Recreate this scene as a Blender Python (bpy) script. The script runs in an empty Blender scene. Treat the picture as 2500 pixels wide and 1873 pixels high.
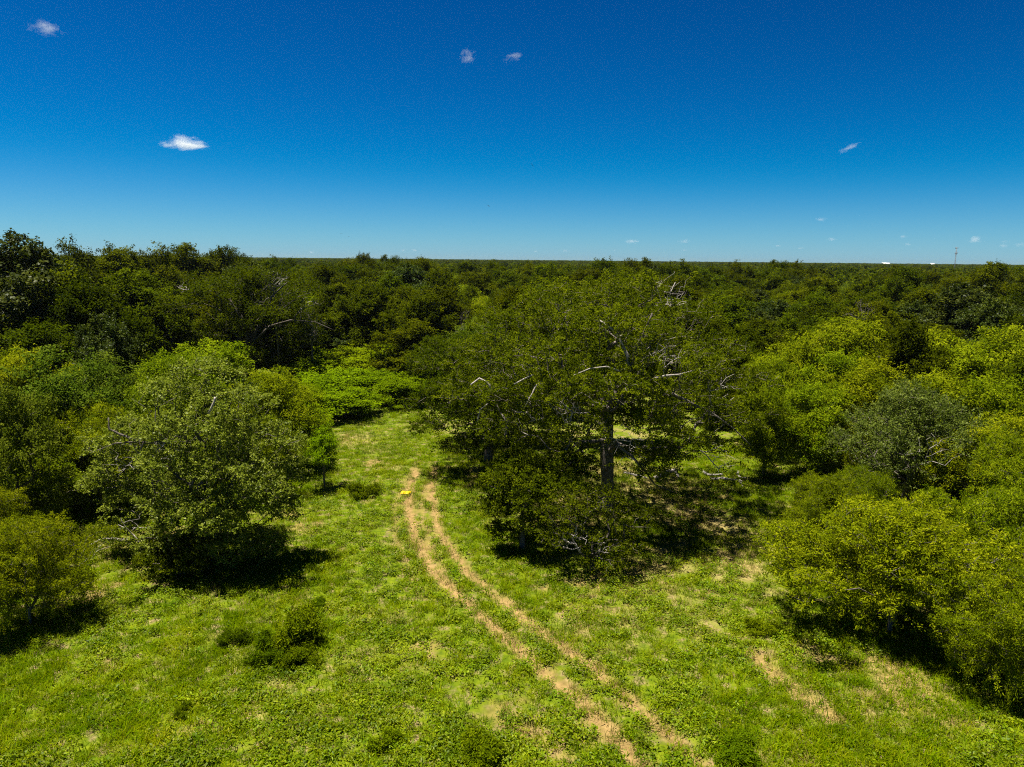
import bpy, math, random
import numpy as np
from mathutils import Matrix, Vector

# ---------------------------------------------------------------- camera, sky, sun, exposure
scene = bpy.context.scene
COL = scene.collection
H = 18.0                       # height of the drone above the clearing
F = 1733.0                     # focal length in pixels of the 2500 x 1873 photograph
PITCH, ROLL = math.radians(9.9), math.radians(0.55)
SUN_EL = math.radians(75)
SUN_AZ = math.atan2(-0.95, 0.22)          # direction towards the sun: left and ahead (x = sin, y = cos)

fwd = np.array([0, math.cos(PITCH), -math.sin(PITCH)])
up0 = np.array([0, math.sin(PITCH), math.cos(PITCH)])
rt0 = np.array([1.0, 0, 0])
RT = math.cos(ROLL) * rt0 + math.sin(ROLL) * up0
UP = -math.sin(ROLL) * rt0 + math.cos(ROLL) * up0

cam_d = bpy.data.cameras.new('camera')
cam = bpy.data.objects.new('camera', cam_d)
COL.objects.link(cam)
cam_d.sensor_fit = 'HORIZONTAL'
cam_d.sensor_width = 36.0
cam_d.lens = 36.0 * F / 2500.0
cam_d.clip_start, cam_d.clip_end = 0.5, 60000
m = Matrix.Identity(4)
for i in range(3):
    m[i][0], m[i][1], m[i][2] = RT[i], UP[i], -fwd[i]
m[2][3] = H
cam.matrix_world = m
scene.camera = cam

world = bpy.data.worlds.new('World')
scene.world = world
world.use_nodes = True
wn, wl = world.node_tree.nodes, world.node_tree.links
wn.clear()
sky = wn.new('ShaderNodeTexSky')
sky.sky_type = 'NISHITA'
sky.sun_disc = False
sky.sun_elevation = SUN_EL
sky.sun_rotation = SUN_AZ
sky.altitude = 0
sky.air_density, sky.dust_density, sky.ozone_density = 1.0, 0.0, 3.0
# the photograph's strongly saturated grade of the sky, the same in every direction
sep, com = wn.new('ShaderNodeSeparateColor'), wn.new('ShaderNodeCombineColor')
wl.new(sky.outputs[0], sep.inputs[0])
def wmath(op, a, b):
    q = wn.new('ShaderNodeMath'); q.operation = op
    wl.new(a, q.inputs[0]); q.inputs[1].default_value = b
    return q.outputs[0]
red = wn.new('ShaderNodeMath'); red.operation = 'SMOOTH_MAX'
wl.new(wmath('SUBTRACT', sep.outputs[0], 3.65), red.inputs[0]); red.inputs[1].default_value = 0.0; red.inputs[2].default_value = 0.8
wl.new(wmath('MULTIPLY', red.outputs[0], 0.43), com.inputs[0])
wl.new(wmath('MULTIPLY', wmath('POWER', sep.outputs[1], 1.9), 0.077), com.inputs[1])
blue = wn.new('ShaderNodeMath'); blue.operation = 'ADD'
wl.new(wmath('MULTIPLY', wmath('POWER', sep.outputs[2], 2.0), 0.070), blue.inputs[0])
wl.new(wmath('MULTIPLY', sep.outputs[0], 0.291), blue.inputs[1])
wl.new(blue.outputs[0], com.inputs[2])
bg = wn.new('ShaderNodeBackground')
bg.inputs['Strength'].default_value = 0.05
wo = wn.new('ShaderNodeOutputWorld')
wl.new(com.outputs[0], bg.inputs['Color'])
wl.new(bg.outputs[0], wo.inputs['Surface'])

sun_d = bpy.data.lights.new('sun', 'SUN')
sun_d.energy = 4.6
sun_d.angle = math.radians(0.53)
sun_d.color = (1.0, 0.95, 0.86)
sun = bpy.data.objects.new('sun', sun_d)
COL.objects.link(sun)
sdir = Vector((math.sin(SUN_AZ) * math.cos(SUN_EL), math.cos(SUN_AZ) * math.cos(SUN_EL), math.sin(SUN_EL)))
sun.rotation_euler = sdir.to_track_quat('Z', 'Y').to_euler()
sun.location = (0, 0, 60)

vs = scene.view_settings
vs.view_transform, vs.look, vs.gamma, vs.exposure = 'Standard', 'None', 1.0, 1.52
vs.use_curve_mapping = False
scene.render.engine = 'CYCLES'
cy = scene.cycles
cy.max_bounces, cy.diffuse_bounces, cy.glossy_bounces = 5, 3, 1
cy.transmission_bounces, cy.transparent_max_bounces, cy.volume_bounces = 3, 8, 2
cy.use_denoising = False
cy.denoiser = 'OPENIMAGEDENOISE'
cy.denoising_prefilter = 'ACCURATE'
cy.filter_width = 1.1

# ---------------------------------------------------------------- pixels <-> places
def ray(px, py):
    d = RT * ((px - 1250) / F) + UP * (-(py - 936.5) / F) + fwd
    return d

def ground(px, py):
    d = ray(px, py)
    t = H / -d[2]
    return d[0] * t, d[1] * t

def top_at(px, py, dist):
    """x, y of the column seen at (px, py) at a distance along the ground, and the height there"""
    d = ray(px, py)
    s = dist / math.hypot(d[0], d[1])
    return d[0] * s, d[1] * s, H + d[2] * s

# ---------------------------------------------------------------- noise in the plane
def vnoise(x, y, seed=0):
    x = np.asarray(x, float); y = np.asarray(y, float)
    xi, yi = np.floor(x), np.floor(y)
    fx, fy = x - xi, y - yi
    fx, fy = fx * fx * (3 - 2 * fx), fy * fy * (3 - 2 * fy)
    def h(a, b):
        v = np.sin(a * 127.1 + b * 311.7 + seed * 74.7) * 43758.5453
        return v - np.floor(v)
    return (h(xi, yi) * (1 - fx) + h(xi + 1, yi) * fx) * (1 - fy) + (h(xi, yi + 1) * (1 - fx) + h(xi + 1, yi + 1) * fx) * fy

def fbm(x, y, seed=0, octv=4):
    s, a, t = 0, 1.0, 0
    for k in range(octv):
        s = s + a * vnoise(x * 2 ** k, y * 2 ** k, seed + k * 13)
        t += a
        a *= 0.5
    return s / t

# ---------------------------------------------------------------- the lie of the land
C5 = lambda L: [(900 + a / 2.601, 1000 + b / 2.601) for a, b in L]
C8 = lambda L: [(850 + a / 2.602, 1400 + b / 2.602) for a, b in L]
C6 = lambda L: [(1650 + a / 2.602, 1137 + b / 2.602) for a, b in L]
RUTS = [
    (C5([(330, 300), (290, 370), (230, 450), (190, 550), (165, 650), (170, 780), (200, 880), (240, 980), (280, 1060), (350, 1180)]), 0.22, 0.55),
    (C5([(300, 380), (268, 470), (258, 560), (255, 620), (275, 740), (310, 850), (380, 980), (450, 1060)])
     + C8([(590, 30), (750, 170), (900, 300), (1000, 400), (1130, 510), (1230, 610), (1330, 680), (1450, 760), (1560, 880), (1660, 990), (1750, 1080), (1850, 1190), (1960, 1300)]), 0.35, 1.),
    (C5([(400, 380), (360, 480), (335, 600), (345, 700), (370, 780), (400, 880), (450, 960), (520, 1060)]), 0.22, 0.6),
    (C5([(420, 360), (400, 520), (410, 600), (435, 720), (460, 800), (530, 890), (600, 980)])
     + C8([(770, 0), (900, 100), (1020, 190), (1130, 280), (1270, 390), (1400, 470), (1560, 590), (1680, 700), (1780, 790), (1900, 890), (2010, 990), (2130, 1100), (2240, 1210), (2330, 1300)]), 0.31, .95),
    (C8([(960, 880), (1060, 960), (1180, 1000), (1300, 1080), (1380, 1180)]), 0.5, 0.5),
    (C6([(500, 1200), (560, 1260), (620, 1320), (760, 1420), (880, 1530), (980, 1590)]), 0.50, .85),
]
RUT_W = [([ground(*p) for p in pts], w, k) for pts, w, k in RUTS]
SOIL_SPOTS = [(1975, 1590, 1.0, .6), (2190, 1665, 1.8, .8), (2270, 1720, 1.3, .6), (700, 1255, 1.0, .7), (730, 1290, 1.4, .6), (225, 1445, 1.1, .8), (140, 1470, .9, .6),
              (1170, 1160, 1.3, .7), (915, 1127, 1.2, .8), (1395, 1485, .6, .7), (1030, 1590, .8, .6), (870, 1500, .7, .4), (480, 1780, .6, .5), (440, 1800, .6, .4), (330, 1320, 2.0, .4), (410, 1310, 1.2, .5),
              (1440, 1420, 1.3, .6), (1560, 1380, 1.6, .4), (1440, 1770, 1.0, .5), (1270, 1760, 1.0, .4)]
STRAW_SPOTS = [(1690, 1262, 3.2, .95), (1820, 1310, 2.6, .7), (1800, 1370, 2.4, .9), (1760, 1400, 1.5, .6), (1420, 1235, 3.0, .9), (1350, 1255, 2.0, .8), (1600, 1200, 4.0, .7), (1500, 1150, 4.0, .7),
               (1640, 1350, 2.0, .5), (1560, 1420, 1.8, .5), (860, 1075, 2.6, .6), (1700, 1500, 2.2, .4), (1460, 1520, 2.0, .45), (1150, 1190, 1.2, .5)]
SOIL_W = [(*ground(a, b), r, k) for a, b, r, k in SOIL_SPOTS]
STRAW_W = [(*ground(a, b), r, k) for a, b, r, k in STRAW_SPOTS]

def seg_dist(x, y, pts):
    d = np.full(np.shape(x), 1e9)
    for (ax, ay), (bx, by) in zip(pts[:-1], pts[1:]):
        vx, vy = bx - ax, by - ay
        L = vx * vx + vy * vy + 1e-9
        t = np.clip(((x - ax) * vx + (y - ay) * vy) / L, 0, 1)
        d = np.minimum(d, np.hypot(x - ax - t * vx, y - ay - t * vy))
    return d

def rut_mask(x, y):
    m = np.zeros(np.shape(x))
    n = fbm(x * 2.2, y * 2.2, 5, 3)
    for pts, w, k in RUT_W:
        d = seg_dist(x, y, pts)
        mm = np.clip((1.55 - d / w + (n - 0.5) * 1.3) * 1.2, 0, 1) * k
        m = np.maximum(m, mm)
    return m

def soil_mask(x, y):
    n = fbm(x * 1.6, y * 1.6, 9, 3)
    m = np.zeros(np.shape(x))
    for cx, cy_, r, k in SOIL_W:
        d = np.hypot(x - cx, (y - cy_) * .8)
        m = np.maximum(m, np.clip((1.2 - d / r + (n - 0.5) * 1.8) * 1.5, 0, 1) * k)
    m = np.maximum(m, np.clip((fbm(x * .55, y * .55, 31, 4) - 0.72) * 9, 0, 1) * 0.6)
    return m

def straw_mask(x, y):
    n = fbm(x * 1.1, y * 1.1, 17, 3)
    m = np.zeros(np.shape(x))
    for cx, cy_, r, k in STRAW_W:
        d = np.hypot(x - cx, (y - cy_) * .8)
        m = np.maximum(m, np.clip((1.2 - d / r + (n - 0.5) * 1.6) * 1.4, 0, 1) * k)
    m = np.maximum(m, np.clip((fbm(x * .3, y * .3, 47, 4) - 0.66) * 7, 0, 1) * 0.5)
    return m

def land(x, y):
    x = np.asarray(x, float); y = np.asarray(y, float)
    r = np.hypot(x, y)
    z = (fbm(x / 14, y / 14, 3, 3) - .5) * 0.35 + (fbm(x / 2.0, y / 2.0, 4, 2) - .5) * 0.08
    far = np.clip((r - 300) / 1500, 0, 1)
    z = z + far * far * (3 - 2 * far) * (4.5 + 2.5 * (fbm(x / 400, y / 400, 8, 2) - .5))
    return z

def land1(x, y):
    return float(land(np.array([x]), np.array([y]))[0])

# ---------------------------------------------------------------- mesh and object helpers
def mesh_np(name, verts, loops, sizes, mats=(), tint=None, smooth=False, attrs=None):
    me = bpy.data.meshes.new(name)
    verts = np.asarray(verts, np.float32); loops = np.asarray(loops, np.int32); sizes = np.asarray(sizes, np.int32)
    me.vertices.add(len(verts))
    me.vertices.foreach_set('co', verts.ravel())
    me.loops.add(len(loops))
    me.loops.foreach_set('vertex_index', loops)
    me.polygons.add(len(sizes))
    st = np.concatenate([[0], np.cumsum(sizes)[:-1]]).astype(np.int32) if len(sizes) else np.zeros(0, np.int32)
    me.polygons.foreach_set('loop_start', st)
    if smooth:
        me.polygons.foreach_set('use_smooth', np.ones(len(sizes), bool))
    for k, v in (attrs or {}).items():
        a = me.attributes.new(k, 'FLOAT', 'POINT')
        a.data.foreach_set('value', np.asarray(v, np.float32))
    if tint is not None:
        a = me.attributes.new('tint', 'FLOAT', 'POINT')
        a.data.foreach_set('value', np.asarray(tint, np.float32))
    for mt in mats:
        me.materials.append(mt)
    me.update(calc_edges=True)
    return me

def add_obj(name, me, parent=None):
    o = bpy.data.objects.new(name, me)
    COL.objects.link(o)
    if parent is not None:
        o.parent = parent
    return o

def tag(o, label=None, cat=None, group=None, kind=None):
    if label: o['label'] = label
    if cat: o['category'] = cat
    if group: o['group'] = group
    if kind: o['kind'] = kind
    return o

def empty(name, loc, rz=0.0, scale=(1, 1, 1)):
    o = bpy.data.objects.new(name, None)
    COL.objects.link(o)
    o.location = loc
    o.rotation_euler = (0, 0, rz)
    o.scale = scale
    o.empty_display_size = 0.3
    return o

def norm(v):
    return v / (np.linalg.norm(v, axis=-1, keepdims=True) + 1e-9)

def frusta(p0, p1, r0, r1, k):
    """closed-sided tubes, one per row"""
    n = len(p0)
    d = norm(p1 - p0)
    ref = np.where(np.abs(d[:, 2:3]) > .9, np.array([[1., 0, 0]]), np.array([[0., 0, 1]]))
    a = norm(np.cross(d, ref)); b = np.cross(d, a)
    th = np.arange(k) * 2 * np.pi / k
    ring = np.cos(th)[None, :, None] * a[:, None] + np.sin(th)[None, :, None] * b[:, None]
    v0 = p0[:, None] + ring * r0[:, None, None]
    v1 = p1[:, None] + ring * r1[:, None, None]
    V = np.concatenate([v0, v1], 1).reshape(-1, 3)
    i = np.arange(k); j = (i + 1) % k
    f = np.stack([i, j, j + k, i + k], 1)
    Fc = (f[None] + (np.arange(n) * 2 * k)[:, None, None]).reshape(-1)
    return V, Fc, np.full(n * k, 4)

def join(parts):
    V, L, S, o = [], [], [], 0
    for v, l, s in parts:
        V.append(v); L.append(l + o); S.append(s); o += len(v)
    return np.concatenate(V), np.concatenate(L), np.concatenate(S)

def leaf_quads(c, d, nrm, length, width, fold=0.15):
    """diamond leaves: base, side, tip, side"""
    d = norm(d)
    s = norm(np.cross(d, nrm))
    u = np.cross(s, d)
    L = length[:, None]; W = width[:, None]
    v0 = c - d * L * .5
    v1 = c + s * W * .5 + u * W * fold
    v2 = c + d * L * .5
    v3 = c - s * W * .5 + u * W * fold
    V = np.stack([v0, v1, v2, v3], 1).reshape(-1, 3)
    return V, np.arange(len(V)), np.full(len(c), 4)

def tube(pts, radii, k=8):
    """one bent, closed tube through the points"""
    pts = np.asarray(pts, float); radii = np.asarray(radii, float)
    t = norm(np.gradient(pts, axis=0))
    V = []
    ref = np.array([.13, .21, .97])
    for i in range(len(pts)):
        a = np.cross(t[i], ref); a /= np.linalg.norm(a) + 1e-9
        b = np.cross(t[i], a)
        th = np.arange(k) * 2 * np.pi / k
        wob = 1 + .12 * np.sin(th * 3 + i * 1.7)
        V.append(pts[i] + (np.cos(th)[:, None] * a + np.sin(th)[:, None] * b) * (radii[i] * wob)[:, None])
    V = np.concatenate(V + [pts[:1], pts[-1:]])
    L, S = [], []
    n = len(pts)
    for i in range(n - 1):
        for j in range(k):
            q = (j + 1) % k
            L += [i * k + j, i * k + q, (i + 1) * k + q, (i + 1) * k + j]; S.append(4)
    for j in range(k):
        q = (j + 1) % k
        L += [q, j, n * k]; S.append(3)
        L += [(n - 1) * k + j, (n - 1) * k + q, n * k + 1]; S.append(3)
    return V, np.array(L), np.array(S)

def smooth_line(pts, m=4):
    pts = np.asarray(pts, float)
    u = np.arange(len(pts)); w = np.linspace(0, len(pts) - 1, (len(pts) - 1) * m + 1)
    return np.stack([np.interp(w, u, pts[:, i]) for i in range(pts.shape[1])], 1)

# ---------------------------------------------------------------- materials
def new_mat(name):
    mt = bpy.data.materials.new(name)
    mt.use_nodes = True
    nt = mt.node_tree
    nt.nodes.clear()
    return mt, nt.nodes, nt.links

def leaf_mat(name, dark, mid, light, trans=0.35, gloss=0.06, rough=0.45, var=0.25, patch=0.0):
    mt, n, l = new_mat(name)
    at = n.new('ShaderNodeAttribute'); at.attribute_name = 'tint'
    oi = n.new('ShaderNodeObjectInfo')
    rp = n.new('ShaderNodeValToRGB')
    e = rp.color_ramp.elements
    e[0].position, e[0].color = 0.05, (*dark, 1)
    e[1].position, e[1].color = 0.95, (*light, 1)
    x = e.new(0.5); x.color = (*mid, 1)
    if patch:
        # stands of fresher and drier plants over the field
        gp = n.new('ShaderNodeNewGeometry')
        pn = n.new('ShaderNodeTexNoise'); pn.inputs['Scale'].default_value = .33; pn.inputs['Detail'].default_value = 6; pn.inputs['Roughness'].default_value = .68
        l.new(gp.outputs['Position'], pn.inputs['Vector'])
        pm = n.new('ShaderNodeMapRange')
        pm.inputs['From Min'].default_value, pm.inputs['From Max'].default_value = .3, .7
        pm.inputs['To Min'].default_value, pm.inputs['To Max'].default_value = -patch, patch
        l.new(pn.outputs['Fac'], pm.inputs['Value'])
        pa = n.new('ShaderNodeMath'); pa.operation = 'ADD'
        l.new(at.outputs['Fac'], pa.inputs[0]); l.new(pm.outputs[0], pa.inputs[1])
        l.new(pa.outputs[0], rp.inputs['Fac'])
    else:
        l.new(at.outputs['Fac'], rp.inputs['Fac'])
    hsv = n.new('ShaderNodeHueSaturation')
    mr = n.new('ShaderNodeMapRange')
    mr.inputs['To Min'].default_value, mr.inputs['To Max'].default_value = 1 - var, 1 + var
    l.new(oi.outputs['Random'], mr.inputs['Value'])
    l.new(mr.outputs[0], hsv.inputs['Value'])
    mh = n.new('ShaderNodeMapRange')
    mh.inputs['To Min'].default_value, mh.inputs['To Max'].default_value = 0.515, 0.485
    m7 = n.new('ShaderNodeMath'); m7.operation = 'MULTIPLY'; m7.inputs[1].default_value = 7.31
    fr = n.new('ShaderNodeMath'); fr.operation = 'FRACT'
    l.new(oi.outputs['Random'], m7.inputs[0]); l.new(m7.outputs[0], fr.inputs[0]); l.new(fr.outputs[0], mh.inputs['Value'])
    l.new(mh.outputs[0], hsv.inputs['Hue'])
    l.new(rp.outputs['Color'], hsv.inputs['Color'])
    df = n.new('ShaderNodeBsdfDiffuse')
    tr = n.new('ShaderNodeBsdfTranslucent')
    l.new(hsv.outputs[0], df.inputs['Color'])
    l.new(hsv.outputs[0], tr.inputs['Color'])
    mx = n.new('ShaderNodeMixShader'); mx.inputs[0].default_value = trans
    l.new(df.outputs[0], mx.inputs[1]); l.new(tr.outputs[0], mx.inputs[2])
    if gloss <= 0:
        out = n.new('ShaderNodeOutputMaterial')
        l.new(mx.outputs[0], out.inputs['Surface'])
        return mt
    gl = n.new('ShaderNodeBsdfGlossy'); gl.inputs['Roughness'].default_value = rough
    gl.inputs['Color'].default_value = (1, 1, 1, 1)
    m2 = n.new('ShaderNodeMixShader'); m2.inputs[0].default_value = gloss
    l.new(mx.outputs[0], m2.inputs[1]); l.new(gl.outputs[0], m2.inputs[2])
    out = n.new('ShaderNodeOutputMaterial')
    l.new(m2.outputs[0], out.inputs['Surface'])
    return mt

def noise_mat(name, c0, c1, scale=4.0, rough=0.9, detail=4, bump=0.0, spec=0.2):
    mt, n, l = new_mat(name)
    tc = n.new('ShaderNodeTexCoord')
    nz = n.new('ShaderNodeTexNoise'); nz.inputs['Scale'].default_value = scale; nz.inputs['Detail'].default_value = detail
    l.new(tc.outputs['Object'], nz.inputs['Vector'])
    rp = n.new('ShaderNodeValToRGB')
    rp.color_ramp.elements[0].position, rp.color_ramp.elements[0].color = .3, (*c0, 1)
    rp.color_ramp.elements[1].position, rp.color_ramp.elements[1].color = .7, (*c1, 1)
    l.new(nz.outputs['Fac'], rp.inputs['Fac'])
    b = n.new('ShaderNodeBsdfPrincipled')
    b.inputs['Roughness'].default_value = rough
    b.inputs['Specular IOR Level'].default_value = spec
    l.new(rp.outputs[0], b.inputs['Base Color'])
    if bump:
        bp = n.new('ShaderNodeBump'); bp.inputs['Strength'].default_value = bump
        l.new(nz.outputs['Fac'], bp.inputs['Height']); l.new(bp.outputs[0], b.inputs['Normal'])
    out = n.new('ShaderNodeOutputMaterial')
    l.new(b.outputs[0], out.inputs['Surface'])
    return mt

M = {}
M['oak'] = leaf_mat('oak_leaf', (.037, .054, .0012), (.070, .094, .0018), (.140, .165, .004), .48, .0)
M['wood'] = leaf_mat('wood_leaf', (.026, .037, .0008), (.050, .066, .0012), (.092, .110, .002), .42, .0, var=.36)
M['mesquite'] = leaf_mat('mesquite_leaf', (.076, .110, .0015), (.145, .190, .0025), (.255, .29, .006), .48, .0, var=.13)
M['hackberry'] = leaf_mat('hackberry_leaf', (.068, .106, .005), (.130, .182, .010), (.235, .295, .028), .48, .006)
M['dusky'] = leaf_mat('dusky_leaf', (.040, .060, .004), (.080, .108, .009), (.175, .21, .030), .42, .004, var=.12)
M['greygreen'] = leaf_mat('grey_green_leaf', (.048, .075, .003), (.088, .125, .006), (.155, .195, .014), .44, .0, var=.2)
M['shrub'] = leaf_mat('shrub_leaf', (.090, .135, .0012), (.145, .210, .002), (.21, .28, .003), .48, .0, var=.15)
M['dark'] = leaf_mat('dark_leaf', (.020, .032, .002), (.035, .052, .003), (.070, .088, .006), .30, .006)
M['weed'] = leaf_mat('weed_leaf', (.058, .092, .0012), (.100, .148, .0016), (.155, .20, .003), .44, .0)
M['grass'] = leaf_mat('grass_blade', (.066, .122, .0005), (.138, .200, .0007), (.245, .275, .004), .48, .0, var=.3, patch=.36)
M['forb'] = leaf_mat('forb_leaf', (.066, .114, .0008), (.144, .204, .0012), (.25, .285, .008), .45, .004, var=.3, patch=.34)
M['straw'] = leaf_mat('straw_blade', (.15, .120, .02), (.23, .190, .04), (.33, .285, .085), .38, .0, var=.2)
M['bark'] = noise_mat('bark', (.040, .032, .025), (.21, .175, .145), 6, detail=8, bump=.9)
M['bark_dark'] = noise_mat('dark_bark', (.045, .036, .03), (.15, .125, .10), 9, bump=.5)
M['deadwood'] = noise_mat('weathered_wood', (.15, .13, .11), (.36, .32, .28), 7, bump=.4)

# ---------------------------------------------------------------- ground
def ground_sheet():
    xs = np.concatenate([-np.geomspace(6000, 62, 46), np.arange(-60, 60.01, .34), np.geomspace(62, 6000, 46)])
    ys = np.concatenate([[-6000, -2500, -900, -300, -100, -30, 0, 10], np.arange(18, 112, .34), np.geomspace(113, 7000, 70)])
    X, Y = np.meshgrid(xs, ys)
    nx, ny = len(xs), len(ys)
    x, y = X.ravel(), Y.ravel()
    near = (np.abs(x) < 62) & (y > 15) & (y < 115)
    rut = np.zeros(len(x)); soil = np.zeros(len(x)); straw = np.zeros(len(x))
    rut[near] = rut_mask(x[near], y[near]); soil[near] = soil_mask(x[near], y[near]); straw[near] = straw_mask(x[near], y[near])
    z = land(x, y) - 0.11 * rut
    V = np.stack([x, y, z], 1)
    i, j = np.meshgrid(np.arange(nx - 1), np.arange(ny - 1))
    a = (j * nx + i).ravel()
    Fc = np.stack([a, a + 1, a + 1 + nx, a + nx], 1).ravel()
    mt, n, l = new_mat('ground_soil')
    def attr(k):
        q = n.new('ShaderNodeAttribute'); q.attribute_name = k
        return q.outputs['Fac']
    tc = n.new('ShaderNodeTexCoord')
    def noise(s, d=5, off=0):
        mp = n.new('ShaderNodeMapping'); mp.inputs['Location'].default_value = (off, off * .7, 0)
        l.new(tc.outputs['Object'], mp.inputs['Vector'])
        q = n.new('ShaderNodeTexNoise'); q.inputs['Scale'].default_value = s; q.inputs['Detail'].default_value = d
        l.new(mp.outputs[0], q.inputs['Vector'])
        return q.outputs['Fac']
    def ramp(src, a, b, ca, cb):
        q = n.new('ShaderNodeValToRGB')
        q.color_ramp.elements[0].position, q.color_ramp.elements[0].color = a, (*ca, 1)
        q.color_ramp.elements[1].position, q.color_ramp.elements[1].color = b, (*cb, 1)
        l.new(src, q.inputs['Fac'])
        return q.outputs['Color']
    def mix(f, a, b):
        q = n.new('ShaderNodeMix'); q.data_type = 'RGBA'
        l.new(f, q.inputs[0]); l.new(a, q.inputs[6]); l.new(b, q.inputs[7])
        return q.outputs[2]
    green = ramp(noise(2.6, 6), .34, .68, (.052, .084, .001), (.122, .150, .003))
    litter = ramp(noise(5.5, 6, 7), .35, .7, (.10, .075, .03), (.26, .19, .085))
    soilc = ramp(noise(3.2, 7, 3), .3, .72, (.13, .085, .026), (.29, .19, .072))
    strawc = ramp(noise(6, 5, 9), .3, .7, (.17, .13, .045), (.33, .25, .09))
    base = mix(ramp(noise(1.6, 6, 4), .50, .68, (0, 0, 0), (1, 1, 1)), green, litter)
    base = mix(attr('straw'), base, strawc)
    base = mix(attr('soil'), base, soilc)
    base = mix(attr('rut'), base, soilc)
    b = n.new('ShaderNodeBsdfPrincipled')
    b.inputs['Roughness'].default_value = .95
    b.inputs['Specular IOR Level'].default_value = .1
    l.new(base, b.inputs['Base Color'])
    bp = n.new('ShaderNodeBump'); bp.inputs['Strength'].default_value = .6; bp.inputs['Distance'].default_value = .08
    l.new(noise(7, 6, 2), bp.inputs['Height']); l.new(bp.outputs[0], b.inputs['Normal'])
    out = n.new('ShaderNodeOutputMaterial'); l.new(b.outputs[0], out.inputs['Surface'])
    me = mesh_np('ground', V, Fc, np.full(len(Fc) // 4, 4), [mt], None, True, dict(rut=rut, soil=soil, straw=straw))
    tag(add_obj('ground', me), kind='structure')
ground_sheet()

# ---------------------------------------------------------------- trees
def crown_points(rng, n, lobes, inner=.45, zcut=-.55):
    w = np.array([l[3] * l[4] * l[5] for l in lobes]) ** .7
    w /= w.sum()
    idx = rng.choice(len(lobes), n, p=w)
    Lb = np.array(lobes)[idx]
    d = norm(rng.normal(size=(n, 3)))
    d[:, 2] = np.where(d[:, 2] < zcut, -d[:, 2] * .6, d[:, 2])
    r = inner + (1 - inner) * rng.random(n) ** .6
    return Lb[:, :3] + d * r[:, None] * Lb[:, 3:6]

def auto_lobes(rng, Ht, R, base, n, flat=.5, big=(.18, .42)):
    """lobes spread through the crown's envelope, uneven in size and reach"""
    zc, rz = (Ht + base) / 2, (Ht - base) / 2
    out = []
    for k in range(n):
        ga = k * 2.39996 + rng.uniform(-.5, .5)
        zz = -.95 + 1.9 * (k + rng.uniform(.2, .8)) / n
        s = rng.uniform(*big)
        rr = min(1, (1 - abs(zz) ** 2.6 if zz > 0 else 1 - .45 * abs(zz) ** 2.0)) * rng.choice([rng.uniform(.3, .95), rng.uniform(.8, 1.25)], p=[.75, .25]) * (1 - s * .6)
        lr = s * R
        lz = min(lr * flat * rng.uniform(1.2, 1.9), rz * .42)
        cz = zc + zz * (rz - lz * .8)
        out.append((rr * R * math.cos(ga), rr * R * math.sin(ga), cz, lr, lr * rng.uniform(.75, 1.2), lz))
    # a core so that the middle is not hollow
    out.append((0, 0, zc, R * .42, R * .42, rz * .7))
    return out

def px_lobes(L, x, y):
    """lobes seen at pixels (centre, half width, half height) set at a depth beyond the trunk, relative to its foot"""
    out = []
    for px, py, w, h, dy in L:
        d = ray(px, py)
        t = (y + dy) / d[1]
        out.append((d[0] * t - x, dy, H + d[2] * t, w / F * t, w / F * t * .9, h / F * t))
    return out

def grow(rng, pts, trunk, bf=.25, wob=.10):
    """joins the crown points to the trunk, nearest and shortest first"""
    P = [tuple(p) for p in trunk]
    par = [-1] + list(range(len(trunk) - 1))
    N0 = len(trunk)
    nmax = N0 + len(pts) * 3 + 10
    A = np.zeros((nmax, 3)); A[:N0] = trunk
    path = np.zeros(nmax)
    for i in range(1, N0):
        path[i] = path[i - 1] + np.linalg.norm(A[i] - A[i - 1])
    par = np.full(nmax, -1, int); par[1:N0] = np.arange(N0 - 1)
    zmin = trunk[-1][2] * .45
    cnt = N0
    hub = np.array(trunk[-1])
    tips = []
    for p in pts[np.argsort(np.linalg.norm(pts - hub, axis=1))]:
        a = A[:cnt]
        d = np.linalg.norm(a - p, axis=1)
        cost = d + bf * path[:cnt] + .7 * np.maximum(0, a[:, 2] - p[2])
        cost[:N0] += np.where(a[:N0, 2] < zmin, 1e3, 0)
        q = int(np.argmin(cost))
        L = d[q]
        k = 1 if L < .9 else 2 if L < 2.5 else 3
        prev = q
        for s in range(1, k + 1):
            t = s / k
            pos = a[q] * (1 - t) + p * t
            if s < k:
                pos = pos + rng.normal(size=3) * wob * L
                pos[2] += .08 * L
            A[cnt] = pos; par[cnt] = prev
            path[cnt] = path[prev] + np.linalg.norm(A[cnt] - A[prev])
            prev = cnt
            cnt += 1
        tips.append(prev)
    return A[:cnt], par[:cnt], np.array(tips), N0

def pipe(A, par, N0, trunk_r, e=2.25, r0=.011, flare=1.35):
    n = len(A)
    s = np.zeros(n)
    nch = np.bincount(par[par >= 0], minlength=n)
    s[nch == 0] = r0 ** e
    main = np.full(n, -1)
    best = np.zeros(n)
    for i in range(n - 1, 0, -1):
        s[par[i]] += s[i]
        if s[i] > best[par[i]]:
            best[par[i]] = s[i]; main[par[i]] = i
    r = s ** (1 / e)
    k = trunk_r / r[1]
    # thick wood scales to the wanted trunk, twigs keep their size
    w = np.clip((r - r0) / max(1e-6, r[1] - r0), 0, 1)
    r = r * (1 + (k - 1) * w ** .6)
    zz = A[:N0, 2]
    r[:N0] *= 1 + .75 * np.exp(-np.maximum(zz, 0) / (1.6 * trunk_r)) + .10 * np.sin(zz * 2.1)
    r[0] = r[1] * 1.05 if N0 > 1 else r[0]
    return r, main

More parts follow.
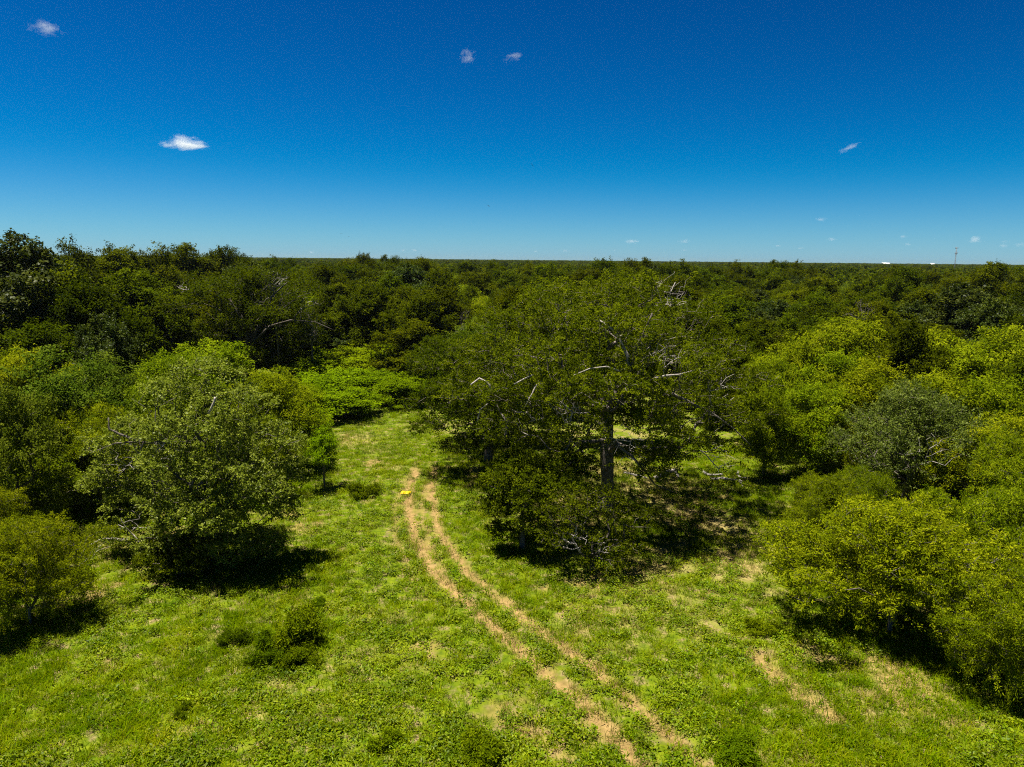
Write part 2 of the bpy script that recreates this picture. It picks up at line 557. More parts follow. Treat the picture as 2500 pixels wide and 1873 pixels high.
def wood_meshes(name, A, par, r, main, N0, rmin, mat, split=True, dead=None):
    """the trunk with its small shoots, each main limb, and the bare dead branches, as meshes"""
    n = len(A)
    child = np.arange(1, n)
    p = par[child]
    on_trunk = np.zeros(n, bool)
    i = 0
    while i >= 0 and (i < N0 or r[i] > .6 * r[1]):
        on_trunk[i] = True
        i = main[i]
    limb = np.full(n, -1)
    size = np.zeros(n, int)
    for c in child:
        q = par[c]
        limb[c] = -1 if on_trunk[c] else (c if on_trunk[q] else limb[q])
    roots, cnt = np.unique(limb[limb >= 0], return_counts=True)
    bigs = set(roots[cnt > .04 * n]) if split else set()
    if dead is not None:
        rmin = 0.0
    keep = (r[child] > rmin) | on_trunk[child]
    r_start = np.where(main[p] == child, r[p], np.minimum(r[p], r[child] * 1.25))
    isdead = dead[child] if dead is not None else np.zeros(n - 1, bool)
    def build(sel, nm):
        parts, mi = [], []
        for lo, hi, k in ((0, .02, 3), (.02, .06, 4), (.06, .15, 6), (.15, 9, 10)):
            q = sel & (r[child] >= lo) & (r[child] < hi)
            if q.any():
                c = child[q]; d = norm(A[c] - A[p[q]])
                parts.append(frusta(A[p[q]] - d * (r[c] * .25)[:, None], A[c] + d * (r[c] * .15)[:, None], r_start[q], r[c], k))
                mi.append(np.repeat(isdead[q].astype(np.int32), k))
        if not parts:
            return None
        me = mesh_np(nm, *join(parts), [mat, M['deadwood']], smooth=True)
        me.polygons.foreach_set('material_index', np.concatenate(mi))
        return me
    inbig = np.isin(limb[child], list(bigs)) if bigs else np.zeros(n - 1, bool)
    out = [('trunk', build(keep & ~inbig, name + '_trunk'))]
    for b in bigs:
        out.append(('limb', build((keep | isdead) & (limb[child] == b), name + '_limb')))
    return [q for q in out if q[1] is not None]

def leaves_on(rng, name, tips, tdir, nleaf, spread, length, width, mat, droop=0.0, up=.9, zf=.6, spray=2.2, jit=.45):
    """sprays of leaves set along the last piece of each twig"""
    nl = np.maximum(4, (nleaf * rng.uniform(.45, 1.55, len(tips)))).astype(int)
    who = np.repeat(np.arange(len(tips)), nl)
    n = len(who)
    ax = norm(tdir + rng.normal(size=tdir.shape) * .45 + np.array([0, 0, .25 - droop * .5]))
    t = rng.uniform(-.45, 1, n)
    sl = (spread * spray * rng.uniform(.6, 1.5, len(tips)))[who]
    off = rng.normal(size=(n, 3)) * (spread * (1.0 - .55 * np.clip(t, 0, 1)))[:, None] * .8
    off[:, 2] *= zf
    c = tips[who] + ax[who] * (t * sl)[:, None] + off
    c[:, 2] -= droop * .5 * np.clip(t, 0, 1) ** 2 * sl
    d = rng.normal(size=(n, 3)) * .8 + ax[who] * .6; d[:, 2] = d[:, 2] * .7 - droop
    cen = np.array([tips[:, 0].mean(), tips[:, 1].mean(), tips[:, 2].min() * .6 + tips[:, 2].mean() * .4])
    nr = rng.normal(size=(n, 3)) * jit + norm(c - cen) * (1.0 - .75 * min(1, jit)); nr[:, 2] += up * .75
    sz = rng.uniform(.6, 1.35, n)
    tint = np.clip(.5 + (rng.random(len(tips)) - .5)[who] * .75 + rng.normal(size=n) * .2, 0, 1)
    c[:, 2] = np.maximum(c[:, 2], .12)
    V, L, S = leaf_quads(c, norm(d), norm(nr), length * sz, width * sz)
    return mesh_np(name, V, L, S, [mat], np.repeat(tint, 4))

def tree_data(name, seed, Ht, R, base, trunk_r, ntips, nleaf, spread, leaf, leafmat, barkmat, nlobes=14, flat=.5, bf=.25,
              lean=(0, 0), fork=.6, droop=0., up=.9, rmin=.012, split=True, lobes=None, inner=.45, bare=(), zf=.6, spray=2.2, jit=.45):
    rng = np.random.default_rng(seed)
    lobes = lobes or auto_lobes(rng, Ht, R, base, nlobes, flat)
    pts = crown_points(rng, ntips, lobes, inner)
    # never below the ground
    pts[:, 2] = np.maximum(pts[:, 2], .35)
    for (bx, by, bz, brad) in bare:
        pts = np.concatenate([pts, np.array([bx, by, bz]) + rng.normal(size=(34, 3)) * brad * np.array([.55, .45, .45])])
    th = max(.5, base + (Ht - base) * fork * .5)
    k = max(3, int(th / .7))
    t = np.linspace(0, 1, k)
    trunk = np.stack([lean[0] * t + .12 * np.sin(t * 5 + seed) * th * .12, lean[1] * t + .12 * np.cos(t * 4 + seed) * th * .12 - .12 * math.cos(seed) * th * .12, t * th - .12 * (t == 0)], 1)
    A, par, tips, N0 = grow(rng, pts, trunk, bf)
    r, main = pipe(A, par, N0, trunk_r)
    tp = A[tips]
    keep = np.ones(len(tp), bool)
    dead = np.zeros(len(A), bool)
    for (bx, by, bz, brad) in bare:
        keep &= np.linalg.norm(tp - np.array([bx, by, bz]), axis=1) > brad
        dead |= (np.linalg.norm(A - np.array([bx, by, bz]), axis=1) < brad) & (r < .09)
    r[dead] = np.maximum(r[dead] * 1.25, .014)
    wood = wood_meshes(name, A, par, r, main, N0, rmin, barkmat, split, dead if len(bare) else None)
    cr = leaves_on(rng, name + '_crown', tp[keep], (tp - A[par[tips]])[keep], nleaf, spread, leaf[0], leaf[1], leafmat, droop, up, zf=zf, spray=spray, jit=jit) if nleaf else None
    return dict(parts=wood + ([('crown', cr)] if cr is not None else []), H=Ht, R=R)

def put_tree(name, data, loc, rz=0., scale=(1, 1, 1), label=None, cat='tree', group=None):
    e = empty(name, loc, rz, scale)
    for k, me in data['parts']:
        add_obj(k, me, e)
    tag(e, label, cat, group)
    return e

PLACED = []      # x, y, radius of every tree so far
def base_of(px, py):
    x, y = ground(px, py)
    return x, y
def width_m(px, dist):
    return px / F * dist

rr = np.random.default_rng(11)

# the great oak by the track: broad crown on a thick trunk
x, y = ground(1478, 1245)
lob = px_lobes([(1520, 715, 150, 50, 2), (1385, 735, 140, 55, 0), (1640, 765, 130, 55, 2), (1265, 790, 120, 50, -1), (1500, 800, 160, 60, -4), (1730, 850, 115, 50, 0), (1350, 865, 150, 55, -5),
                (1620, 885, 150, 60, -5), (1180, 870, 110, 50, 1), (1830, 935, 85, 40, 1), (1480, 940, 150, 50, -7), (1270, 960, 130, 50, -5), (1690, 985, 140, 48, -5), (1145, 950, 90, 45, 1),
                (1790, 1030, 100, 38, -3), (1400, 1030, 110, 38, -6), (1590, 1050, 110, 34, -7), (1240, 1050, 90, 40, -4), (1850, 1000, 60, 30, 0), (1690, 1080, 80, 26, -6),
                (1450, 780, 200, 70, 7), (1650, 860, 160, 70, 7), (1290, 880, 150, 70, 7), (1560, 960, 200, 60, 2), (1350, 960, 170, 60, 3), (1760, 930, 110, 50, 6),
                (1640, 1110, 60, 24, -5), (1420, 1105, 60, 24, -5), (1560, 1110, 50, 20, -3),
                (1580, 1150, 50, 20, -7), (1730, 1090, 70, 26, -5), (1400, 1160, 50, 24, -6),
                (1600, 1130, 70, 36, -4), (1370, 1120, 60, 36, -3), (1320, 1090, 80, 40, -2), (1440, 1130, 30, 26, 4), (1430, 1060, 60, 30, 2)], x, y)
data = tree_data('great_oak', 101, 16.6, 12.0, 3.0, .46, 4200, 58, .19, (.122, .084), M['oak'], M['bark'], bf=.22, lobes=lob, fork=.45, rmin=.008, droop=.25, spray=3.2, jit=.75,
                 bare=[(-3.5, -7, 9.0, 1.3), (2.5, -6, 12.5, 1.4), (7, -4, 10, 1.2), (-6, -5, 8, 1.2), (0, -8, 7.2, 1.3), (4.5, 2, 15.8, 1.5), (6.0, -7, 6, 1.1)])
oak = put_tree('oak_tree', data, (x, y, land1(x, y)), 0, label='great spreading oak with a thick trunk beside the wheel track')
def px_branch(parent, name, line, r0, r1, mat, x, y, depth):
    P = []
    for px, py in line:
        d = ray(px, py); t = (y + depth) / d[1]
        P.append((d[0] * t - x, depth + .25 * math.sin(px * .13), H + d[2] * t))
    P = smooth_line(P, 3)
    V, L, S = tube(P, np.linspace(r0, r1, len(P)), 6)
    add_obj(name, mesh_np(name, V, L, S, [mat], smooth=True), parent)
for line, r0, r1, dp, mk in (
        ([(1538, 905), (1530, 865), (1512, 825), (1490, 800), (1464, 782)], .13, .05, -6.2, 'deadwood'), ([(1535, 915), (1552, 850), (1572, 815), (1592, 765)], .15, .06, -5.5, 'bark_dark'),
        ([(1400, 916), (1440, 898), (1480, 894), (1515, 908)], .03, .06, -7.6, 'deadwood'), ([(1598, 925), (1625, 916), (1660, 916), (1700, 905)], .09, .04, -7.4, 'deadwood'),
        ([(1150, 938), (1170, 925), (1190, 932), (1205, 960)], .05, .07, -5.5, 'deadwood'), ([(1255, 938), (1280, 925), (1302, 914)], .05, .04, -6.8, 'deadwood'),
        ([(1278, 1000), (1296, 965), (1310, 940)], .03, .05, -7.4, 'deadwood'), ([(1165, 1030), (1172, 1002), (1190, 985)], .04, .03, -5.6, 'deadwood'),
        ([(1232, 1075), (1240, 1030), (1222, 1010), (1212, 990)], .10, .04, -5.2, 'bark'), ([(1640, 960), (1690, 985), (1740, 1010), (1790, 1045), (1830, 1085)], .10, .03, -6.5, 'bark_dark'),
        ([(1500, 1085), (1540, 1110), (1575, 1150), (1600, 1185), (1650, 1205)], .10, .03, -5.5, 'bark_dark'), ([(1650, 690), (1632, 720), (1650, 750)], .03, .05, 0.5, 'deadwood')):
    px_branch(oak, 'dead_branch' if mk == 'deadwood' else 'limb', line, r0, r1, M[mk], x, y, dp)
PLACED.append((x, y, 11))
# the oak behind it, hanging over the track
x, y = ground(1190, 1128)
lob = px_lobes([(1180, 850, 120, 45, 0), (1080, 895, 100, 40, -1), (1240, 900, 120, 45, -3), (1130, 950, 110, 42, -4), (1040, 985, 60, 34, -3), (1230, 985, 100, 40, -5), (1110, 1020, 90, 34, -6),
                (1045, 1045, 50, 26, -4), (1180, 1060, 80, 34, -6), (1120, 1085, 60, 24, -4), (1100, 870, 100, 50, 5), (1200, 930, 140, 55, 4), (1230, 1080, 60, 26, -2)], x, y)
data = tree_data('track_oak', 102, 13.0, 7.5, 2.6, .34, 1700, 60, .21, (.13, .09), M['oak'], M['bark'], lobes=lob, bf=.22, droop=.3, spray=3.2, jit=.75,
                 bare=[(-3, -4, 7, 1.1), (1, -4.5, 9.5, 1.0), (-1.5, -5, 4.5, .9)])
put_tree('oak_tree', data, (x, y, land1(x, y)), 0, label='oak with low drooping boughs hanging over the end of the wheel track')
PLACED.append((x, y, 7))
# lower trees in front of it
x, y = ground(1275, 1340)
lob = px_lobes([(1215, 1180, 50, 34, 0), (1210, 1240, 45, 34, -.5), (1225, 1295, 45, 24, -.3), (1290, 1160, 80, 34, 0), (1360, 1190, 70, 34, -1), (1290, 1220, 60, 30, -1.2), (1300, 1275, 50, 22, -1.4), (1400, 1140, 60, 26, 1.5), (1260, 1130, 60, 30, 2)], x, y)
data = tree_data('leaning_oak', 103, 6.0, 3.6, 1.4, .17, 680, 44, .16, (.125, .085), M['oak'], M['bark_dark'], lobes=lob, bf=.25, spray=3.0, jit=.75)
put_tree('oak_tree', data, (x, y, land1(x, y)), 0, label='smaller dark oak standing under the great oak on the track side')
PLACED.append((x, y, 3))
x, y = ground(1445, 1392)
lob = px_lobes([(1380, 1250, 70, 28, 0), (1460, 1220, 80, 30, .5), (1540, 1260, 70, 30, .5), (1420, 1320, 60, 24, -1), (1520, 1330, 60, 26, -.6), (1480, 1370, 60, 18, -1), (1360, 1310, 50, 20, -.6)], x, y)
data = tree_data('young_oak', 104, 4.6, 3.6, .8, .11, 420, 28, .16, (.12, .08), M['oak'], M['bark_dark'], lobes=lob, bf=.25, spray=3.0, jit=.75, bare=[(-1.2, -1.2, 2.4, .9), (.3, -1.2, 2.0, .7)])
put_tree('oak_tree', data, (x, y, land1(x, y)), 0, label='low oak with bare pale twigs growing in front of the great oak trunk')
PLACED.append((x, y, 3))

# hackberry on the left
x, y = ground(490, 1365)
lob = px_lobes([(500, 915, 90, 45, 1), (425, 970, 100, 50, 0), (565, 985, 110, 50, 0), (340, 1050, 80, 45, 1), (490, 1050, 130, 50, -1.5), (640, 1075, 100, 50, 0), (690, 1160, 70, 50, .5), (570, 1150, 120, 50, -2), (440, 1140, 110, 50, -2),
                (620, 1240, 100, 45, -1.5), (490, 1240, 120, 45, -2.5), (390, 1240, 80, 45, -1), (690, 1250, 55, 45, 0), (560, 1325, 90, 36, -1.8), (450, 1330, 90, 36, -1.6), (640, 1330, 60, 34, -.8), (370, 1330, 60, 34, -.6), (300, 1130, 70, 40, .5), (320, 1220, 70, 40, .5), (300, 1300, 50, 34, .5), (250, 1090, 60, 36, 1), (255, 1180, 60, 40, 1), (400, 1060, 80, 40, -1), (540, 1280, 80, 40, -3), (420, 1290, 70, 36, -2.6), (640, 1200, 70, 40, -2.6), (500, 1385, 90, 22, -1.0), (620, 1385, 60, 22, 0),
                (500, 1080, 140, 90, 3), (560, 1200, 120, 80, 2.5), (420, 1200, 100, 80, 2.5)], x, y)
data = tree_data('hackberry', 111, 12.6, 5.6, .3, .30, 2900, 38, .16, (.125, .09), M['hackberry'], M['bark_dark'], lobes=lob, bf=.25, fork=.6, spray=3.2, jit=.8,
                 bare=[(-3.6, -1, 6.5, 1.0), (-3.0, -2, 3.0, .9), (-.5, -2.5, 7.5, .8)])
hack = put_tree('hackberry_tree', data, (x, y, land1(x, y)), 0, label='tall leafy pale green tree rising from the clearing with a dark shadow at its foot')
PLACED.append((x, y, 6))
for line, r0, r1, dp, mk in (([(262, 1022), (268, 1048), (290, 1060), (328, 1070), (345, 1084), (400, 1084), (450, 1070)], .04, .11, -.5, 'bark_dark'),
                        ([(222, 1106), (262, 1092), (285, 1082), (340, 1080)], .02, .06, -.5, 'bark_dark'), ([(322, 1130), (340, 1112), (345, 1086)], .02, .06, -.6, 'bark'),
                        ([(512, 1010), (525, 985), (528, 970)], .07, .06, -2.5, 'deadwood')):
    px_branch(hack, 'limb' if mk != 'deadwood' else 'dead_branch', line, r0, r1, M[mk], x, y, dp)
x, y = ground(440, 1405)
data = tree_data('juniper', 112, 2.6, 2.3, .05, .10, 380, 40, .15, (.11, .07), M['oak'], M['bark_dark'], nlobes=12, bf=.3, spray=2.8, jit=.8)
put_tree('juniper_bush', data, (x, y, land1(x, y)), 0, label='dark dense bush crowded under the tall pale green tree', cat='bush')

# feathery mesquite prototypes for the near scrub
MQ = [tree_data('mesquite_%s' % 'abcd'[i], 120 + i, 6.6, 5.4, .35, .09, 1500, 66, .20, (.155, .048), M['mesquite'], M['bark_dark'], nlobes=24, flat=.5, bf=.24, droop=.5, up=.7, fork=.16, spray=3.0, jit=.75, rmin=.006)
      for i in range(3)]
near_mesquite = [
    # base px, base py, height, radius, rot, label
    (2170, 1545, 6.8, 6.2, 0.3, 'broad yellow green mesquite spreading beside the bare sandy patch'),
    (2475, 1690, 5.6, 3.6, 2.2, 'yellow green mesquite on a slim dark stem by the dry soil'),
    (2440, 1500, 7.0, 4.6, 3.4, 'yellow green mesquite behind the slim stemmed mesquite'),
    (2000, 1325, 4.6, 3.0, 1.3, 'small yellow green mesquite at the edge of the straw grass'),
    (2090, 1300, 4.6, 3.0, 2.6, 'low mesquite between the straw grass and the dusky dense tree'),
    (2020, 1165, 6.8, 4.4, 4.1, 'olive yellow mesquite behind the small mesquite by the straw grass'),
    (2440, 1330, 7.6, 4.4, 5.2, 'mesquite crowding the dusky dense tree from the wood side'),
    (2480, 1190, 8.0, 5.0, .8, 'mesquite with golden leaf tips behind the dusky dense tree'),
    (250, 1240, 8.0, 5.2, 1.9, 'feathery mesquite behind the tall pale green tree with a dark bent limb'),
    (85, 1270, 5.6, 5.4, 2.9, 'feathery mesquite bush left of the fallen dead bough'),
    (75, 1520, 5.6, 3.5, .2, 'bushy mesquite with many thin stems at the edge of the grass'),
    (-60, 1430, 6.0, 3.4, 4.0, 'mesquite behind the bushy many stemmed mesquite'),
    (640, 1200, 6.0, 3.6, 3.2, 'feathery mesquite at the foot of the wood behind the tall pale green tree'),
]
for i, (px, py, h, R, rz, lb) in enumerate(near_mesquite):
    d = MQ[i % 3]
    x, y = ground(px, py)
    put_tree('mesquite_tree', d, (x, y, land1(x, y)), rz, (R / d['R'], R / d['R'], h / d['H']), lb)
    PLACED.append((x, y, R * .9))

# dusky dense tree on the right
x, y = ground(2235, 1262)
data = tree_data('dusky', 131, 9.6, 6.0, .4, .26, 1700, 44, .19, (.12, .08), M['dusky'], M['bark'], nlobes=26, bf=.25, flat=.6, spray=2.8, jit=.8, bare=[(-1.5, -5, 6.0, 1.4), (2.5, -5, 5.5, 1.0)])
put_tree('dusky_tree', data, (x, y + 1.5, land1(x, y)), 0, label='dusky grey green dense tree with bare twigs among the mesquites')
PLACED.append((x, y, 6))
x, y = ground(2450, 1290)
put_tree('dusky_tree', data, (x, y + 1.5, land1(x, y)), 2.4, (.72, .72, .68), label='smaller dusky grey green tree beside the large dusky one')

# sapling with two slim stems
x, y = ground(792, 1188)
data = tree_data('sapling', 141, 4.8, 2.0, 1.5, .07, 200, 50, .24, (.12, .08), M['shrub'], M['bark'], nlobes=7, bf=.3, fork=.6, jit=.8)
put_tree('sapling_tree', data, (x, y, land1(x, y)), 0, label='slim young tree on a thin stem at the clearing edge')
PLACED.append((x, y, 2))

# ---------------------------------------------------------------- the wood: kinds shared by many trees
OAK = [tree_data('wood_oak_%s' % 'abcde'[i], 200 + i, 14., 6.5, 1.4, .26, 480, 80, .48, (.25, .18), M['wood'], M['bark_dark'], nlobes=15, flat=.5, rmin=.02, split=False) for i in range(5)]
MID = [tree_data('wood_mesquite_%s' % 'abc'[i], 220 + i, 9., 5.2, .5, .18, 430, 76, .44, (.24, .10), M['mesquite'], M['bark_dark'], nlobes=15, flat=.45, rmin=.02, split=False, droop=.3) for i in range(3)]
SHR = [tree_data('wood_shrub_%s' % 'abc'[i], 240 + i, 5., 3.4, .1, .10, 300, 60, .34, (.19, .12), M['shrub'], M['bark_dark'], nlobes=11, flat=.6, rmin=.02, split=False) for i in range(3)]
DRK = [tree_data('wood_dark_%s' % 'ab'[i], 250 + i, 14., 6.0, 1.0, .28, 520, 80, .40, (.25, .19), M['dark'], M['bark_dark'], nlobes=18, flat=.6, rmin=.02, split=False) for i in range(2)]
GRY = [tree_data('wood_grey_%s' % 'ab'[i], 260 + i, 10., 5.0, .6, .20, 450, 70, .40, (.19, .12), M['greygreen'], M['bark_dark'], nlobes=15, flat=.5, rmin=.016, split=False) for i in range(2)]
BAR = [tree_data('wood_bare_%s' % 'ab'[i], 270 + i, 11., 4.6, 4., .16, 260, 0, .4, (.2, .1), M['wood'], M['bark'], nlobes=8, rmin=.0, split=False) for i in range(2)]

def wood_tree(name, fam, px, py_top, dist, wpx, label, group=None, k=None, rz=None):
    x, y, h = top_at(px, py_top, dist)
    z = land1(x, y)
    d = fam[rr.integers(len(fam)) if k is None else k]
    R = width_m(wpx, dist) * .5
    e = put_tree(name, d, (x, y, z), rr.uniform(0, 6.28) if rz is None else rz, (R / d['R'], R / d['R'], (h - z) / d['H']), label, group=group)
    PLACED.append((x, y, R * .8))
    return e

# spreading oak with dead limbs, left of the middle
x, y, h = top_at(605, 640, 104)
data = tree_data('wide_oak', 151, 18.0, 11.5, 3.0, .55, 900, 60, .55, (.24, .17), M['wood'], M['bark_dark'], nlobes=20, flat=.38, rmin=.02, bf=.2,
                 bare=[(5.5, -3, 16, 1.6), (9, -3, 12.5, 1.4), (-7, -4, 14.5, 1.4)])
woak = put_tree('oak_tree', data, (x, y, land1(x, y)), 0, (1, 1, h / 18.0), label='wide oak with forked dark limbs and bare grey branch ends at the wood edge')
PLACED.append((x, y, 10))
for line, r0, r1, dp, mk in (([(600, 900), (604, 850), (598, 800), (580, 760), (560, 720)], .28, .12, -3, 'bark_dark'), ([(606, 880), (622, 810), (645, 760), (665, 715), (700, 680)], .24, .08, -3, 'bark_dark'),
                        ([(618, 830), (660, 790), (710, 775), (770, 780), (815, 800)], .16, .04, -4, 'bark_dark'), ([(590, 830), (560, 790), (520, 770), (480, 735)], .14, .04, -4, 'bark_dark'),
                        ([(645, 755), (690, 745), (730, 715), (760, 705)], .11, .03, -4, 'bark_dark')):
    px_branch(woak, 'limb', line, r0, r1, M[mk], x, y, dp)
for px, py, dist, w, k in ((668, 655, 100, 130, 0), (755, 715, 98, 110, 1), (2110, 722, 112, 120, 0), (1660, 690, 66, 110, 1), (1135, 742, 92, 90, 0)):
    wood_tree('dead_tree', BAR, px, py, dist, w, {668: 'bare grey dead tree top rising through the wide forked oak', 755: 'bare grey dead tree drooping beyond the wide forked oak',
              2110: 'bare dead tree standing in the mesquite thicket', 1660: 'pale leafless tree top behind the great oak crown', 1135: 'pale leafless snag in the dark wood behind the track'}[px], k=k)

T = wood_tree
T('oak_tree', DRK, 25, 562, 100, 300, 'tall black green oak towering over the skyline at the wood end', k=0)
T('oak_tree', DRK, 95, 605, 108, 150, 'shoulder high black green oak leaning on the tallest dark oak', k=1)
T('oak_tree', OAK, 185, 590, 135, 170, 'round topped oak standing clear of the skyline', k=0)
T('oak_tree', OAK, 275, 602, 140, 190, 'ragged oak on the skyline next to the round topped one', k=1)
T('oak_tree', OAK, 365, 604, 150, 170, 'open topped oak on the skyline with sky showing through', k=2)
T('oak_tree', OAK, 470, 596, 160, 230, 'flat topped oak with an open crown against the sky', k=3)
T('oak_tree', OAK, 545, 604, 165, 150, 'oak trailing off the flat topped one against the sky', k=4)
T('oak_tree', OAK, 120, 655, 96, 290, 'round bright topped oak below the tall black green oak', k=2)
T('oak_tree', OAK, 330, 660, 104, 300, 'low domed oak in front of the skyline oaks', k=3)
T('oak_tree', OAK, 215, 690, 84, 260, 'leafy oak with dark hollows above the grey green thicket', k=1)
T('oak_tree', DRK, 250, 770, 76, 170, 'dark hollowed oak above the grey green thicket', k=1)
T('grey_green_tree', GRY, 100, 850, 60, 300, 'grey green tree with thin dark stems behind the feathery mesquites', k=0)
T('grey_green_tree', GRY, 10, 920, 52, 220, 'grey green tree at the wood end behind the mesquites', k=1)
T('mesquite_tree', MID, 40, 845, 70, 220, 'bright feathery mesquite behind the grey green trees', k=0)
T('mesquite_tree', MID, 520, 835, 74, 300, 'bright feathery mesquite topping the tall pale green tree', k=1)
T('mesquite_tree', MID, 400, 850, 66, 230, 'feathery mesquite between the grey green tree and the tall pale green tree', k=2)
T('mesquite_tree', MID, 660, 900, 62, 230, 'bright mesquite beside the tall pale green tree on the track side', k=0)
T('oak_tree', OAK, 690, 740, 112, 260, 'oak with a dark underside behind the bright shrubs', k=0)
T('oak_tree', OAK, 840, 690, 128, 240, 'domed oak above the bright shrubs', k=1)
T('oak_tree', OAK, 960, 670, 138, 220, 'domed oak second along above the bright shrubs', k=2)
T('oak_tree', OAK, 1060, 700, 118, 230, 'oak in the dark gap behind the track oak', k=4)
T('oak_tree', DRK, 800, 800, 116, 150, 'black shaded tree behind the bright shrubs', k=0)
T('oak_tree', OAK, 1000, 780, 100, 240, 'oak standing between the bright shrubs and the track oak', k=3)
for i, (px, py, dist, w) in enumerate([(745, 850, 104, 200), (850, 850, 106, 170), (930, 835, 108, 170), (1000, 855, 102, 150), (820, 900, 95, 160), (905, 905, 94, 150), (985, 925, 88, 130),
                          (760, 920, 88, 170), (840, 950, 82, 180), (720, 985, 72, 150), (775, 1015, 69, 90), (690, 930, 80, 160), (1030, 900, 94, 130), (660, 1020, 64, 130), (990, 980, 86, 60), (940, 962, 88, 90)]):
    T('green_shrub', SHR, px, py, dist, w * 1.25, 'bright green leafy shrub in the thicket where the clearing ends', 'bright shrubs at the end of the clearing')
T('oak_tree', DRK, 2370, 690, 128, 240, 'glossy dark live oak standing out above the mesquite thicket', k=0)
T('oak_tree', DRK, 2440, 730, 120, 160, 'glossy dark live oak leaning on the larger live oak', k=1)
for i, (px, py, dist, w) in enumerate([(2080, 772, 80, 300), (1960, 815, 76, 230), (2230, 800, 82, 280), (2350, 830, 80, 280), (2470, 800, 84, 260), (1890, 860, 70, 170), (2140, 880, 68, 260), (2310, 905, 66, 250),
                          (2460, 910, 66, 260), (1990, 930, 64, 220), (1880, 930, 62, 170), (2440, 1040, 56, 240), (2200, 800, 96, 260), (2060, 850, 74, 220)]):
    T('mesquite_tree', MID, px, py, dist, w, 'yellow green mesquite in the thicket between the dusky tree and the dark wood', 'mesquites in the right hand thicket')
for i, (px, py, dist, w) in enumerate([(1800, 800, 82, 240), (1760, 880, 82, 200), (1840, 940, 74, 170), (1700, 760, 92, 260), (1780, 720, 110, 260), (1860, 780, 92, 210)]):
    T('oak_tree', OAK, px, py, dist, w, 'mid green oak in the thicket between the great oak and the mesquites', 'oaks between the great oak and the mesquites')

# young growth at the edge of the clearing on the right
for px, py, h, R, lb in ((1730, 1045, 4.0, 2.2, 'leafy shrub at the far edge of the lit grass behind the deadwood'), (1815, 1050, 3.6, 1.8, 'leafy shrub second along the far edge of the lit grass'), (1900, 1085, 3.2, 1.8, 'leafy shrub beside the olive yellow mesquite'),
                         (1620, 1050, 3.8, 2.0, 'leafy shrub behind the great oak and the deadwood')):
    x, y = ground(px, py)
    d = SHR[rr.integers(3)]
    put_tree('green_shrub', d, (x, y, land1(x, y)), rr.uniform(0, 6), (R / d['R'], R / d['R'], h / d['H']), lb)
    PLACED.append((x, y, R))

# trees that fill the wood behind, one by one
CLEAR = [ground(*p) for p in [(-300, 1873), (-300, 1480), (250, 1380), (700, 1200), (740, 1100), (820, 1050), (900, 1010), (960, 985), (1040, 985), (1090, 1060), (1300, 1120), (1560, 1090), (1700, 1060), (1900, 1110), (1950, 1300), (2800, 1500), (2800, 1873)]]
def inside(x, y, poly):
    c = False
    for (ax, ay), (bx, by) in zip(poly, poly[1:] + poly[:1]):
        if (ay > y) != (by > y) and x < (bx - ax) * (y - ay) / (by - ay) + ax:
            c = not c
    return c
rf = np.random.default_rng(29)
KINDS = {
    'oak': (OAK, 'oak_tree', 'dark green oak in the closed wood', 'oaks'),
    'mid': (MID, 'mesquite_tree', 'yellowish mesquite among the wood oaks', 'mesquites'),
    'shr': (SHR, 'green_shrub', 'green undergrowth shrub in the wood', 'shrubs'),
    'drk': (DRK, 'oak_tree', 'blackish live oak in the wood', 'live oaks'),
    'gry': (GRY, 'grey_green_tree', 'greyish green tree in the wood', 'greyish trees'),
}
count = dict.fromkeys(KINDS, 0)
dist = 62.0
